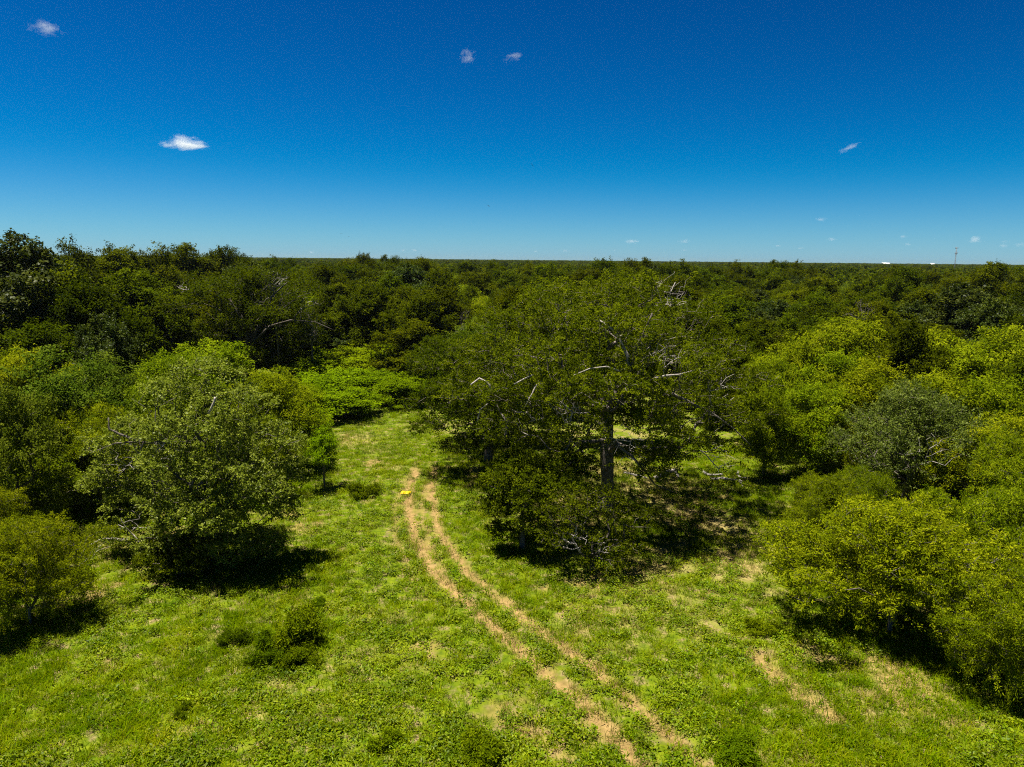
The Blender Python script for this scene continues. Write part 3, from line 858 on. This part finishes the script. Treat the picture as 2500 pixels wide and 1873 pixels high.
while dist < 262:
    step = 5.5 + (dist - 62) * .030
    half = math.atan(1250 / F) + .10
    nrow = int(2 * half * dist / step)
    for i in range(nrow):
        a = -half + 2 * half * (i + rf.uniform(.1, .9)) / nrow
        dd = dist + rf.uniform(-.45, .45) * step
        x, y = dd * math.sin(a), dd * math.cos(a)
        if inside(x, y, CLEAR) or dd < 60:
            continue
        u = rf.random()
        right = x / y > .26
        if dd < 100:
            kind = 'mid' if (right and u < .7) or u < .18 else 'shr' if u < .35 else 'gry' if u < .47 else 'oak'
        else:
            kind = 'oak' if u < .72 else 'mid' if u < .82 else 'drk' if u < .90 else 'gry'
        if -.54 < x / y < -.20 and dd < 101:
            kind = 'shr' if u < .6 else 'mid'
        hh = {'oak': 13.5, 'mid': 9.0 if not (-.54 < x / y < -.20 and dd < 101) else 6.0, 'shr': 4.5, 'drk': 13.5, 'gry': 10.5}[kind] * rf.uniform(.82, 1.12)
        if dd > 120:
            hh = max(hh, 10.5) * (1 + .22 * min(1, (dd - 120) / 90))
        if right:
            hh *= .86 if dd < 200 else .94
        hh = min(hh * (1.0 if dd < 140 else 1.0 + .35 * (fbm(np.array([x / 35]), np.array([y / 35]), 12, 2)[0] - .35)), H + rf.uniform(-2.0, 1.3) + (.4 if dd > 175 else -1.0) - (.8 if right else 0))
        if dd > 165 and kind == 'oak':
            cl = fbm(np.array([x / 28]), np.array([y / 28]), 12, 2)[0]
            hh = 14.9 + 5.4 * np.clip((cl - .28) * 2.2, 0, 1) + rf.uniform(-.6, .6) - (2.2 if right else 0)
        R = {'oak': 5.6, 'mid': 4.4, 'shr': 2.6, 'drk': 5.2, 'gry': 4.4}[kind] * rf.uniform(.8, 1.2) * (1.0 if dd < 115 else 1.3)
        if any((x - q[0]) ** 2 + (y - q[1]) ** 2 < (.5 * R + .6 * q[2]) ** 2 for q in PLACED):
            continue
        fam, nm, lb, gp = KINDS[kind]
        ang = x / y
        near_to = ('the tall black green oak' if ang < -.52 else 'the wide forked oak' if ang < -.22 else 'the bright shrubs' if ang < -.06 else 'the great oak' if ang < .30 else 'the mesquite thicket' if ang < .55 else 'the glossy live oak')
        band = 'close behind' if dd < 110 else 'some way behind' if dd < 160 else 'far behind' if dd < 215 else 'near the skyline behind'
        lb = '%s, %s %s' % (lb, band, near_to)
        gp = '%s %s %s' % (gp, band, near_to)
        if count[kind] >= 290:
            continue
        count[kind] += 1
        d = fam[rf.integers(len(fam))]
        put_tree(nm, d, (x, y, land1(x, y)), rf.uniform(0, 6.28), (R / d['R'], R / d['R'] * rf.uniform(.9, 1.1), hh / d['H']), lb, group=gp)
        PLACED.append((x, y, R * .8))
    dist += step
print('wood trees', count)

# ---------------------------------------------------------------- scattered stuff by geometry nodes
def scatter(name, pts, rots, scl, idx, protos, label):
    me = bpy.data.meshes.new(name + '_points')
    n = len(pts)
    me.vertices.add(n)
    me.vertices.foreach_set('co', np.asarray(pts, np.float32).ravel())
    a = me.attributes.new('rot', 'FLOAT_VECTOR', 'POINT'); a.data.foreach_set('vector', np.asarray(rots, np.float32).ravel())
    a = me.attributes.new('scl', 'FLOAT_VECTOR', 'POINT'); a.data.foreach_set('vector', np.asarray(scl, np.float32).ravel())
    a = me.attributes.new('pick', 'INT', 'POINT'); a.data.foreach_set('value', np.asarray(idx, np.int32))
    o = add_obj(name, me)
    coll = bpy.data.collections.new(name + '_kinds')
    for k, pm in enumerate(protos):
        po = bpy.data.objects.new('%s_kind_%02d' % (name, k), pm)
        coll.objects.link(po)
    ng = bpy.data.node_groups.new(name + '_spread', 'GeometryNodeTree')
    ng.interface.new_socket('Geometry', in_out='INPUT', socket_type='NodeSocketGeometry')
    ng.interface.new_socket('Geometry', in_out='OUTPUT', socket_type='NodeSocketGeometry')
    N, L = ng.nodes, ng.links
    gi, go = N.new('NodeGroupInput'), N.new('NodeGroupOutput')
    ci = N.new('GeometryNodeCollectionInfo')
    ci.inputs['Collection'].default_value = coll
    ci.inputs['Separate Children'].default_value = True
    ci.inputs['Reset Children'].default_value = True
    ip = N.new('GeometryNodeInstanceOnPoints')
    ip.inputs['Pick Instance'].default_value = True
    def named(k, ty):
        q = N.new('GeometryNodeInputNamedAttribute'); q.data_type = ty; q.inputs['Name'].default_value = k
        return q.outputs['Attribute']
    L.new(gi.outputs[0], ip.inputs['Points'])
    L.new(ci.outputs[0], ip.inputs['Instance'])
    L.new(named('pick', 'INT'), ip.inputs['Instance Index'])
    L.new(named('rot', 'FLOAT_VECTOR'), ip.inputs['Rotation'])
    L.new(named('scl', 'FLOAT_VECTOR'), ip.inputs['Scale'])
    L.new(ip.outputs[0], go.inputs[0])
    md = o.modifiers.new('spread', 'NODES'); md.node_group = ng
    tag(o, label, name.replace('_', ' '), kind='stuff')
    return o

# far wood, a mass of crowns out to the horizon
def far_crown(seed):
    rng = np.random.default_rng(seed)
    lobes = auto_lobes(rng, 13, 6, 1, 12, .55)
    p = crown_points(rng, 1500, lobes, .75)
    p[:, 2] = np.maximum(p[:, 2], .4)
    n = len(p)
    nr = norm(p - np.array([0, 0, 6.0])) + rng.normal(size=(n, 3)) * .6
    V, L, S = leaf_quads(p, norm(rng.normal(size=(n, 3))), norm(nr), rng.uniform(.5, 1.2, n), rng.uniform(.4, .8, n))
    return mesh_np('far_crown', V, L, S, [M['wood']], np.repeat(np.clip(rng.normal(.5, .25, n), 0, 1), 4))
FARP = [far_crown(300 + i) for i in range(5)]
rs = np.random.default_rng(51)
P = []
d0 = 258.0
while d0 < 5200:
    st = 8.0 + (d0 - 258) * .012
    half = math.atan(1250 / F) + .06
    nrow = int(2 * half * d0 / (9.0 + (d0 - 258) * .0035))
    a = -half + 2 * half * (np.arange(nrow) + rs.uniform(0, 1, nrow)) / nrow
    dd = d0 + rs.uniform(-.5, .5, nrow) * st
    P.append(np.stack([dd * np.sin(a), dd * np.cos(a), dd], 1))
    d0 += st
P = np.concatenate(P)
keep = fbm(P[:, 0] / 90, P[:, 1] / 90, 71, 3) > .30
P = P[keep]
z = land(P[:, 0], P[:, 1])
hs_ = rs.uniform(.80, 1.22, len(P)) * (.9 + .25 * fbm(P[:, 0] / 130, P[:, 1] / 130, 90, 2))
hs_ = np.minimum(hs_, (H + rs.normal(-1.8, .9, len(P)) - z) / 13.0)
ws = rs.uniform(1.0, 1.5, len(P)) * np.clip(1 + (P[:, 2] - 800) / 3000, 1, 2.0)
scatter('forest', np.stack([P[:, 0], P[:, 1], z], 1), np.stack([0 * z, 0 * z, rs.uniform(0, 6.28, len(P))], 1),
        np.stack([ws, ws, hs_], 1), rs.integers(0, 5, len(P)), FARP, 'far green wood merging into one mass towards the horizon')
print('forest', len(P))

# ---------------------------------------------------------------- grass, herbs, straw
def tuft(seed, n, h, spread, w, lean, mat):
    rng = np.random.default_rng(seed)
    b = rng.normal(size=(n, 3)) * spread; b[:, 2] = 0
    az = rng.uniform(0, 6.28, n)
    out = np.stack([np.cos(az), np.sin(az), 0 * az], 1)
    hh = h * rng.uniform(.55, 1.15, n)
    ln = lean * rng.uniform(.3, 1.3, n) * hh
    mid = b + out * (ln * .35)[:, None] + np.array([0, 0, 1]) * (hh * .6)[:, None]
    tip = b + out * ln[:, None] + np.array([0, 0, 1]) * (hh * rng.uniform(.75, 1, n))[:, None]
    side = np.stack([-np.sin(az), np.cos(az), 0 * az], 1) * (w * rng.uniform(.7, 1.3, n) * .5)[:, None]
    V = np.stack([b - side, b + side, mid + side * .8, mid - side * .8, tip], 1).reshape(-1, 3)
    base = np.arange(n) * 5
    L = np.stack([base, base + 1, base + 2, base + 3, base + 3, base + 2, base + 4], 1).ravel()
    S = np.tile([4, 3], n)
    return mesh_np('tuft', V, L, S, [mat], np.repeat(np.clip(rng.normal(.5, .22, n), 0, 1), 5))

def herb(seed, n, h, spread, ll, lw, mat):
    rng = np.random.default_rng(seed)
    c = rng.normal(size=(n, 3)) * spread
    c[:, 2] = h * (1 - rng.random(n) ** 1.6 * .85)
    az = np.arctan2(c[:, 1], c[:, 0]) + rng.normal(size=n) * .7
    d = np.stack([np.cos(az), np.sin(az), rng.normal(size=n) * .45 - .05], 1)
    nr = rng.normal(size=(n, 3)) * .45; nr[:, 2] += 1
    sz = rng.uniform(.6, 1.25, n)
    V, L, S = leaf_quads(c, norm(d), norm(nr), ll * sz, lw * sz)
    return mesh_np('herb', V, L, S, [mat], np.repeat(np.clip(rng.normal(.5, .22, n), 0, 1), 4))

rg = np.random.default_rng(61)
def field(n_rate, ymin=20.0, ymax=112.0, power=1.0):
    """points over the ground in view, thinner with distance"""
    tot = []
    y0 = ymin
    while y0 < ymax:
        dy = 2.0
        half = .78 * (y0 + dy) + 2
        dens = n_rate * (25 / y0) ** power
        n = rg.poisson(dens * 2 * half * dy)
        tot.append(np.stack([rg.uniform(-half, half, n), rg.uniform(y0, y0 + dy, n)], 1))
        y0 += dy
    q = np.concatenate(tot)
    k = q[:, 1] < 66
    far = np.array([kk or inside(a, b, CLEAR) for (a, b), kk in zip(q, k)])
    return q[far]

def spread_stuff(name, q, prob, protos, smin, smax, label, tall=(.8, 1.25)):
    q = q[rg.random(len(q)) < prob]
    z = land(q[:, 0], q[:, 1]) - .03
    n = len(q)
    s = rg.uniform(smin, smax, n)
    r = np.stack([rg.normal(size=n) * .12, rg.normal(size=n) * .12, rg.uniform(0, 6.28, n)], 1)
    scatter(name, np.stack([q[:, 0], q[:, 1], z], 1), r, np.stack([s, s, s * rg.uniform(*tall, n)], 1), rg.integers(0, len(protos), n), protos, label)
    print(name, n)

q = field(17)
ru, so, sw = rut_mask(q[:, 0], q[:, 1]), soil_mask(q[:, 0], q[:, 1]), straw_mask(q[:, 0], q[:, 1])
fr_ = fbm(q[:, 0] * .16, q[:, 1] * .16, 83, 3)                    # where herbs take over from grass
herbz = np.clip((fr_ - .46) * 6 + np.clip(1 - np.hypot((q[:, 0] + 1.5) / 10, (q[:, 1] - 27) / 9), 0, 1) * 2 + np.clip(1 - np.hypot((q[:, 0] - 7.5) / 5, (q[:, 1] - 29) / 6), 0, 1) * 2, 0, 1)
open_ = (1 - np.clip(ru * 1.0, 0, .80)) * (1 - .85 * so)
spread_stuff('grass', q, open_ * (1 - .72 * herbz) * (1 - .65 * sw), [tuft(400 + i, 26, .27, .17, .026, 1.1, M['grass']) for i in range(6)], .7, 1.3, 'long green grass covering the clearing')
q = field(14)
ru, so, sw = rut_mask(q[:, 0], q[:, 1]), soil_mask(q[:, 0], q[:, 1]), straw_mask(q[:, 0], q[:, 1])
fr_ = fbm(q[:, 0] * .16, q[:, 1] * .16, 83, 3)
herbz = np.clip((fr_ - .46) * 6 + np.clip(1 - np.hypot((q[:, 0] + 1.5) / 10, (q[:, 1] - 27) / 9), 0, 1) * 2 + np.clip(1 - np.hypot((q[:, 0] - 7.5) / 5, (q[:, 1] - 29) / 6), 0, 1) * 2, 0, 1)
clump = np.clip((fbm(q[:, 0] * .9, q[:, 1] * .9, 88, 3) - .38) * 5, 0, 1)
spread_stuff('herbs', q, (1 - np.clip(ru, 0, .97)) * (1 - .93 * so) * (.10 + .9 * herbz) * clump, [herb(420 + i, 40, .26, .16, .12, .055, M['forb']) for i in range(6)], .7, 1.35, 'low leafy green herbs growing among the grass')
q = field(10)
ru, so, sw = rut_mask(q[:, 0], q[:, 1]), soil_mask(q[:, 0], q[:, 1]), straw_mask(q[:, 0], q[:, 1])
spread_stuff('dry_grass', q, np.clip(sw * .9 + .40 * ru + .15 * so + .03, 0, 1) * (1 - .7 * np.clip(ru - .3, 0, 1)), [tuft(440 + i, 20, .30, .17, .02, .9, M['straw']) for i in range(5)], .6, 1.2, 'dry straw coloured grass in worn patches of the clearing')

# ---------------------------------------------------------------- weed bushes standing in the grass
def weed_lobes(seed):
    g = np.random.default_rng(seed)
    out = []
    for k in range(9):
        a, q = g.uniform(0, 6.28), g.uniform(.1, 1.0)
        hh = g.uniform(.35, 1.0) * (1 - .45 * q)
        out.append((q * math.cos(a), q * math.sin(a), hh, .26, .26, hh * .7))
    return out
WEED = [tree_data('weed_%s' % 'abcd'[i], 500 + i, 2.0, 1.2, .02, .02, 230, 40, .10, (.11, .04), M['weed'], M['bark_dark'], lobes=weed_lobes(i), fork=.1, rmin=.02, split=False, up=.3, droop=-1.0, spray=3.0, jit=.8) for i in range(4)]
for px, py, h, R, lb in ((735, 1560, 2.2, 2.0, 'tall dark weed bush, largest of the clump in the open grass'), (652, 1598, 1.4, 1.3, 'dark weed bush in front of the largest one in the open grass'),
                         (575, 1560, 1.0, 1.0, 'small dark weed bush apart from the clump in the open grass'), (712, 1615, 1.1, 1.3, 'dark weed bush at the foot of the largest weed bush'),
                         (1175, 1850, 1.2, 1.5, 'rounded dark weed bush among low herbs beside the track'), (945, 1822, .8, 1.0, 'low weed bush next to the rounded one among the herbs'),
                         (455, 1738, .7, .5, 'small weed tuft beside a bare soil streak'), (880, 1208, 1.7, 1.5, 'weed bush near the yellow marker'), (775, 1480, .7, .6, 'little weed bush behind the clump in the open grass'),
                         (1800, 1840, .7, 1.5, 'low weed bush below the bare sandy patch'), (1850, 1540, 1.0, 1.0, 'weed bush at the foot of the broad yellow green mesquite')):
    x, y = ground(px, py)
    d = WEED[rr.integers(4)]
    put_tree('weed_bush', d, (x, y, land1(x, y) - .02), rr.uniform(0, 6), (R / d['R'], R / d['R'], h / d['H']), lb, cat='bush')

# ---------------------------------------------------------------- deadwood on the ground
C9 = lambda L: [(1550 + a / 5.52, 1100 + b / 5.52) for a, b in L]
def log(line, r0, r1, label, forks=(), lift=.0, k=8):
    G = [ground(*p) for p in line]
    bx, by = G[0]
    bz = land1(bx, by)
    def pts(gg, z0=None, z1=None, rr0=.1):
        out = []
        for i, (a, b) in enumerate(gg):
            t = i / max(1, len(gg) - 1)
            out.append((a - bx, b - by, land1(a, b) - bz + rr0 * .6 + (lift * math.sin(t * math.pi) if z1 is None else z0 + (z1 - z0) * t)))
        return smooth_line(out, 4)
    e = empty('fallen_log', (bx, by, bz))
    P = pts(G, rr0=max(r0, r1))
    V, L, S = tube(P, np.linspace(r0, r1, len(P)), k)
    add_obj('stem', mesh_np('log_stem', V, L, S, [M['deadwood']], smooth=True), e)
    for f, a, b in forks:
        P = pts([ground(*p) for p in f], 0, .1, max(a, b))
        V, L, S = tube(P, np.linspace(a, b, len(P)), 6)
        add_obj('side_branch', mesh_np('log_branch', V, L, S, [M['deadwood']], smooth=True), e)
    tag(e, label, 'log')
log(C9([(1010, 415), (1100, 418), (1190, 412), (1250, 430), (1330, 436), (1400, 428), (1450, 438)]), .15, .07, 'long weathered grey bough with a hooked end lying in the lit grass', [(C9([(1400, 428), (1430, 460), (1450, 500), (1455, 545)]), .08, .05), (C9([(1190, 412), (1260, 405), (1330, 398)]), .06, .03)], lift=.12)
log(C9([(920, 310), (990, 350), (1080, 352), (1180, 342)]), .14, .08, 'short crooked grey log behind the long weathered bough')
log(C9([(1390, 300), (1380, 350), (1430, 384), (1505, 380)]), .12, .06, 'bent grey branch piece at the far end of the long weathered bough')
log(C9([(250, 405), (340, 385), (440, 335), (535, 300)]), .17, .15, 'thick pale log resting raised beside the great oak', [(C9([(535, 300), (560, 340), (590, 400)]), .12, .08)], lift=.15)
log(C9([(-140, 330), (-20, 360), (60, 370), (160, 400)]), .13, .09, 'brown log half hidden in the shade of the great oak')
C4 = lambda L: [(a / 2.601, 1000 + b / 2.601) for a, b in L]
log(C4([(900, 850), (780, 862), (720, 868), (650, 872), (560, 905), (490, 960)]), .13, .03, 'fallen dead bough with a pale broken end left of the tall pale green tree', [(C4([(640, 872), (560, 930), (540, 985)]), .04, .015), (C4([(720, 868), (620, 905), (580, 960)]), .03, .012)], lift=.4)

# ---------------------------------------------------------------- yellow marker on the track
def plain(name, col, rough=.5):
    return noise_mat(name, tuple(c * .88 for c in col), col, 3, rough, spec=.4)
M['yellow'] = plain('yellow_plastic', (.80, .50, .008), .45)
M['rust'] = plain('rust_band', (.42, .13, .02), .7)
gx, gy = ground(991, 1203)
e = empty('yellow_marker', (gx, gy, land1(gx, gy) - .03), .04)
def rounded_box(w, d, h, r, x0=0., z0=0.):
    """long sill with a rounded top"""
    prof = [(-d / 2, 0), (d / 2, 0)] + [(d / 2 * math.cos(t) , h - r + r * math.sin(t)) for t in np.linspace(0, math.pi, 9)]
    V, L, S = [], [], []
    k = len(prof)
    for sx in (-w / 2, w / 2):
        for a, b in prof:
            V.append((x0 + sx, a, z0 + b))
    for j in range(k):
        q = (j + 1) % k
        L += [j, q, k + q, k + j]; S.append(4)
    L += list(range(k))[::-1]; S.append(k)
    L += list(range(k, 2 * k)); S.append(k)
    return np.array(V), np.array(L), np.array(S)
add_obj('end_piece', mesh_np('marker_piece', *rounded_box(.27, .50, .09, .03, -.225), [M['yellow']]), e)
add_obj('body', mesh_np('marker_body', *rounded_box(.44, .50, .09, .03, .14), [M['yellow']]), e)
add_obj('seam', mesh_np('marker_seam', *rounded_box(.016, .48, .082, .03, -.085), [M['rust']]), e)
e.rotation_euler = (.10, 0, -.15)
e.location.z += .05
tag(e, 'bright yellow marker board lying flat across the wheel rut', 'marker')

# ---------------------------------------------------------------- radio mast and white sheds by the horizon
M['steel'] = plain('galvanised_steel', (.16, .17, .18), .5)
M['white'] = plain('white_sheet', (.78, .78, .76), .6)
M['roof'] = plain('grey_sheet', (.55, .56, .57), .6)
mx_, my_, mh = top_at(2336, 604, 640)
mz = land1(mx_, my_)
mh -= mz
e = empty('radio_mast', (mx_, my_, mz))
W = .42
for k in range(3):
    a = k * 2.094
    P = np.array([[W * math.cos(a), W * math.sin(a), 0], [W * .7 * math.cos(a), W * .7 * math.sin(a), mh]])
    add_obj('leg', mesh_np('mast_leg', *tube(P, [.08, .065], 5), [M['steel']]), e)
p0, p1 = [], []
nb = int(mh / .9)
for i in range(nb):
    for k in range(3):
        a, b = k * 2.094, (k + 1) * 2.094
        w0, w1 = W * (1 - .3 * i / nb), W * (1 - .3 * (i + 1) / nb)
        p0.append((w0 * math.cos(a), w0 * math.sin(a), mh * i / nb)); p1.append((w1 * math.cos(b), w1 * math.sin(b), mh * (i + 1) / nb))
V, L, S = frusta(np.array(p0), np.array(p1), np.full(len(p0), .035), np.full(len(p0), .035), 4)
add_obj('lattice', mesh_np('mast_lattice', V, L, S, [M['steel']]), e)
for zf_, n_, rad in ((.985, 6, .95), (.86, 6, .8), (.84, 3, .6)):
    for k in range(n_):
        a = k * 6.2832 / n_
        c = np.array([rad * math.cos(a), rad * math.sin(a), mh * zf_])
        P = np.stack([c - [0, 0, .65], c + [0, 0, .65]])
        add_obj('antenna', mesh_np('mast_antenna', *tube(P, [.12, .12], 6), [M['steel']]), e)
    th = np.linspace(0, 6.2832, 13)
    P = np.stack([rad * np.cos(th), rad * np.sin(th), 0 * th + mh * zf_], 1)
    add_obj('platform', mesh_np('mast_platform', *tube(P, np.full(13, .06), 5), [M['steel']]), e)
tag(e, 'thin lattice radio mast with antennas rising above the far horizon', 'mast')

def shed(px, py, wpx, dist, hgt, label):
    x, y, zt = top_at(px, py, dist)
    w = wpx / F * dist
    z0 = zt - hgt
    e = empty('white_shed', (x, y, land1(x, y)), -.25)
    b = z0 - land1(x, y)
    d = w * .5
    def box(x0, x1, y0, y1, za, zb):
        V = np.array([(a, c, q) for q in (za, zb) for a, c in ((x0, y0), (x1, y0), (x1, y1), (x0, y1))])
        L = np.array([0, 3, 2, 1, 4, 5, 6, 7, 0, 1, 5, 4, 1, 2, 6, 5, 2, 3, 7, 6, 3, 0, 4, 7])
        return V, L, np.full(6, 4)
    add_obj('wall', mesh_np('shed_wall', *box(-w / 2, w / 2, -d / 2, d / 2, 0, b + hgt * .72), [M['white']]), e)
    V = np.array([(sx * w * .52, yy, zz) for sx in (-1, 1) for yy, zz in ((-d * .54, b + hgt * .72 + .02), (0, b + hgt), (d * .54, b + hgt * .72 + .02))])
    L = np.array([0, 1, 4, 3, 1, 2, 5, 4, 2, 0, 3, 5, 0, 2, 1, 3, 4, 5])
    add_obj('roof', mesh_np('shed_roof', V, L, np.array([4, 4, 4, 3, 3]), [M['white']]), e)
    for k in (-.3, .1, .35):
        add_obj('door', mesh_np('shed_door', *box(w * (k - .06), w * (k + .06), -d / 2 - .15, -d / 2 - .01, 0, b + hgt * .4), [M['roof']]), e)
    tag(e, label, 'shed')
shed(2163, 641.4, 15, 2600, 6, 'long white shed roof showing over the far trees')
shed(2277, 642.6, 8, 2600, 5, 'short white shed roof over the far trees towards the radio mast')

# ---------------------------------------------------------------- birds
M['bird'] = plain('black_feather', (.012, .012, .014), .7)
def bird(px, py, dist, span, bank, yaw, label):
    x, y, z = top_at(px, py, dist)
    e = empty('flying_bird', (x, y, z))
    e.rotation_euler = (0.15, bank, yaw)
    t = np.linspace(-.5, .5, 9)
    rad = .16 * np.sqrt(np.clip(1 - (t / .52) ** 2, .02, 1)) * (1 - .25 * t)
    L_ = span * .42
    add_obj('body', mesh_np('bird_body', *tube(np.stack([0 * t, t * L_, 0 * t], 1), rad * L_ * .55, 8), [M['bird']], smooth=True), e)
    for sgn in (-1, 1):
        u = np.linspace(0, 1, 7)
        xx = sgn * span * .5 * u
        lead = .10 * L_ + .18 * L_ * np.sin(u * 2.4) - .45 * L_ * u ** 2
        ch = L_ * (.42 * (1 - u) ** .6 + .10)
        zz = span * .07 * np.sin(u * 2.6)
        V = np.concatenate([np.stack([xx, lead, zz + .012], 1), np.stack([xx, lead - ch, zz], 1), np.stack([xx, lead - ch * .4, zz - .02], 1)])
        L, S = [], []
        for i in range(6):
            for a, b in ((0, 7), (7, 14), (14, 0)):
                L += [a + i, a + i + 1, b + i + 1, b + i]; S.append(4)
        add_obj('wing', mesh_np('bird_wing', V, np.array(L), np.array(S), [M['bird']]), e)
    V = np.array([(-.03, -L_ * .4, .01), (.03, -L_ * .4, .01), (.10 * span, -L_ * .8, 0), (-.10 * span, -L_ * .8, 0), (0, -L_ * .4, -.02)]) 
    add_obj('tail', mesh_np('bird_tail', V, np.array([0, 1, 2, 3, 0, 3, 4, 1, 4, 2, 4, 3, 2]), np.array([4, 3, 3, 3]), [M['bird']]), e)
    tag(e, label, 'bird')
bird(1299, 403, 190, 1.1, .75, .5, 'dark bird banking steeply, highest of the soaring birds')
bird(1193, 503, 210, 1.1, .55, -.4, 'dark bird with raised wings soaring below the highest bird')
bird(833, 571, 260, .9, .1, .2, 'tiny dark bird low over the far wood')
bird(851, 578, 300, .8, -.3, .9, 'tiniest dark bird beside another low over the far wood')

# ---------------------------------------------------------------- clouds
def cloud_mat():
    mt, n, l = new_mat('cloud_vapour')
    tc = n.new('ShaderNodeTexCoord'); oi = n.new('ShaderNodeObjectInfo')
    ln = n.new('ShaderNodeVectorMath'); ln.operation = 'LENGTH'
    l.new(tc.outputs['Object'], ln.inputs[0])
    off = n.new('ShaderNodeMath'); off.operation = 'MULTIPLY'; off.inputs[1].default_value = 37.0
    l.new(oi.outputs['Random'], off.inputs[0])
    ad = n.new('ShaderNodeVectorMath'); ad.operation = 'ADD'
    l.new(tc.outputs['Object'], ad.inputs[0]); l.new(off.outputs[0], ad.inputs[1])
    nz = n.new('ShaderNodeTexNoise'); nz.inputs['Scale'].default_value = 1.7; nz.inputs['Detail'].default_value = 4; nz.inputs['Roughness'].default_value = .62
    l.new(ad.outputs[0], nz.inputs['Vector'])
    def mth(op, a, b):
        q = n.new('ShaderNodeMath'); q.operation = op
        for i, v in enumerate((a, b)):
            if isinstance(v, (int, float)): q.inputs[i].default_value = v
            else: l.new(v, q.inputs[i])
        return q.outputs[0]
    v = mth('SUBTRACT', mth('MULTIPLY', nz.outputs['Fac'], 3.0), mth('MULTIPLY', ln.outputs['Value'], 1.25))
    v = mth('MAXIMUM', mth('SUBTRACT', v, .78), 0.0)
    at = n.new('ShaderNodeAttribute'); at.attribute_type = 'OBJECT'; at.attribute_name = 'thick'
    v = mth('MULTIPLY', v, at.outputs['Fac'])
    pv = n.new('ShaderNodeVolumePrincipled')
    pv.inputs['Color'].default_value = (1, 1, 1, 1)
    l.new(v, pv.inputs['Density'])
    out = n.new('ShaderNodeOutputMaterial'); l.new(pv.outputs[0], out.inputs['Volume'])
    return mt
M['cloud'] = cloud_mat()
def ico(sub=3):
    import bmesh
    bm = bmesh.new(); bmesh.ops.create_icosphere(bm, subdivisions=sub, radius=1.0)
    me = bpy.data.meshes.new('cloud_puff'); bm.to_mesh(me); bm.free()
    me.materials.append(M['cloud'])
    return me
PUFF = ico()
def cloud(px, py, wpx, hpx, dist, thick, label, tilt=0., group=None):
    x, y, z = top_at(px, py, dist)
    o = add_obj('cloud', PUFF)
    o.location = (x, y, z)
    w, h = wpx / F * math.hypot(dist, z) * .66, hpx / F * math.hypot(dist, z) * .72
    o.scale = (w, w * .8, h)
    o.rotation_euler = (0, tilt, -math.atan2(x, y))
    o['thick'] = thick / w
    tag(o, label, 'cloud', group)
cloud(455, 350, 92, 32, 2600, 2.6, 'small bright puffy cloud with a trailing edge, largest in the sky')
cloud(112, 68, 58, 28, 2400, .6, 'thin ragged cloud high over the tall black green oak')
cloud(1143, 140, 36, 34, 2400, .5, 'faint upright wisp of cloud high over the great oak')
cloud(1253, 140, 46, 18, 2400, .6, 'faint slanting wisp of cloud beside the upright wisp', -.3)
cloud(2071, 361, 42, 16, 2600, .5, 'faint pinkish streak of cloud on its own over the mesquites', -.4)
rc = np.random.default_rng(7)
for px, py, w in ((2031, 584, 22), (1900, 600, 16), (1554, 588, 18), (1380, 613, 18), (1670, 611, 16), (2215, 597, 16), (1500, 611, 14), (1012, 611, 18), (985, 611, 12), (1955, 606, 14), (2455, 590, 14), (2490, 597, 22),
                  (1307, 614, 16), (2450, 600, 22), (2205, 578, 18), (2005, 536, 26), (2380, 585, 36), (1540, 590, 34), (1670, 589, 28), (760, 616, 16)):
    cloud(px, py, w, w * .38, 9000, rc.uniform(.18, .6), 'tiny fair weather cloud hanging in the row above the horizon', 0, 'tiny clouds above the horizon')

# ---------------------------------------------------------------- haze in the air
def haze():
    x0, x1, y0, y1, z0, z1 = -6100, 6100, -6100, 7100, -1.8, 38.0
    V = np.array([(a, c, q) for q in (z0, z1) for a, c in ((x0, y0), (x1, y0), (x1, y1), (x0, y1))], float)
    L = np.array([0, 3, 2, 1, 4, 5, 6, 7, 0, 1, 5, 4, 1, 2, 6, 5, 2, 3, 7, 6, 3, 0, 4, 7])
    mt, n, l = new_mat('haze_air')
    pv = n.new('ShaderNodeVolumePrincipled')
    pv.inputs['Color'].default_value = (.80, .88, .95, 1)
    pv.inputs['Anisotropy'].default_value = 0.7
    pv.inputs['Density'].default_value = 5e-5
    out = n.new('ShaderNodeOutputMaterial'); l.new(pv.outputs[0], out.inputs['Volume'])
    tag(add_obj('haze', mesh_np('haze', V, L, np.full(6, 4), [mt])), 'thin pale haze in the air over the wood', 'haze', kind='stuff')
haze()
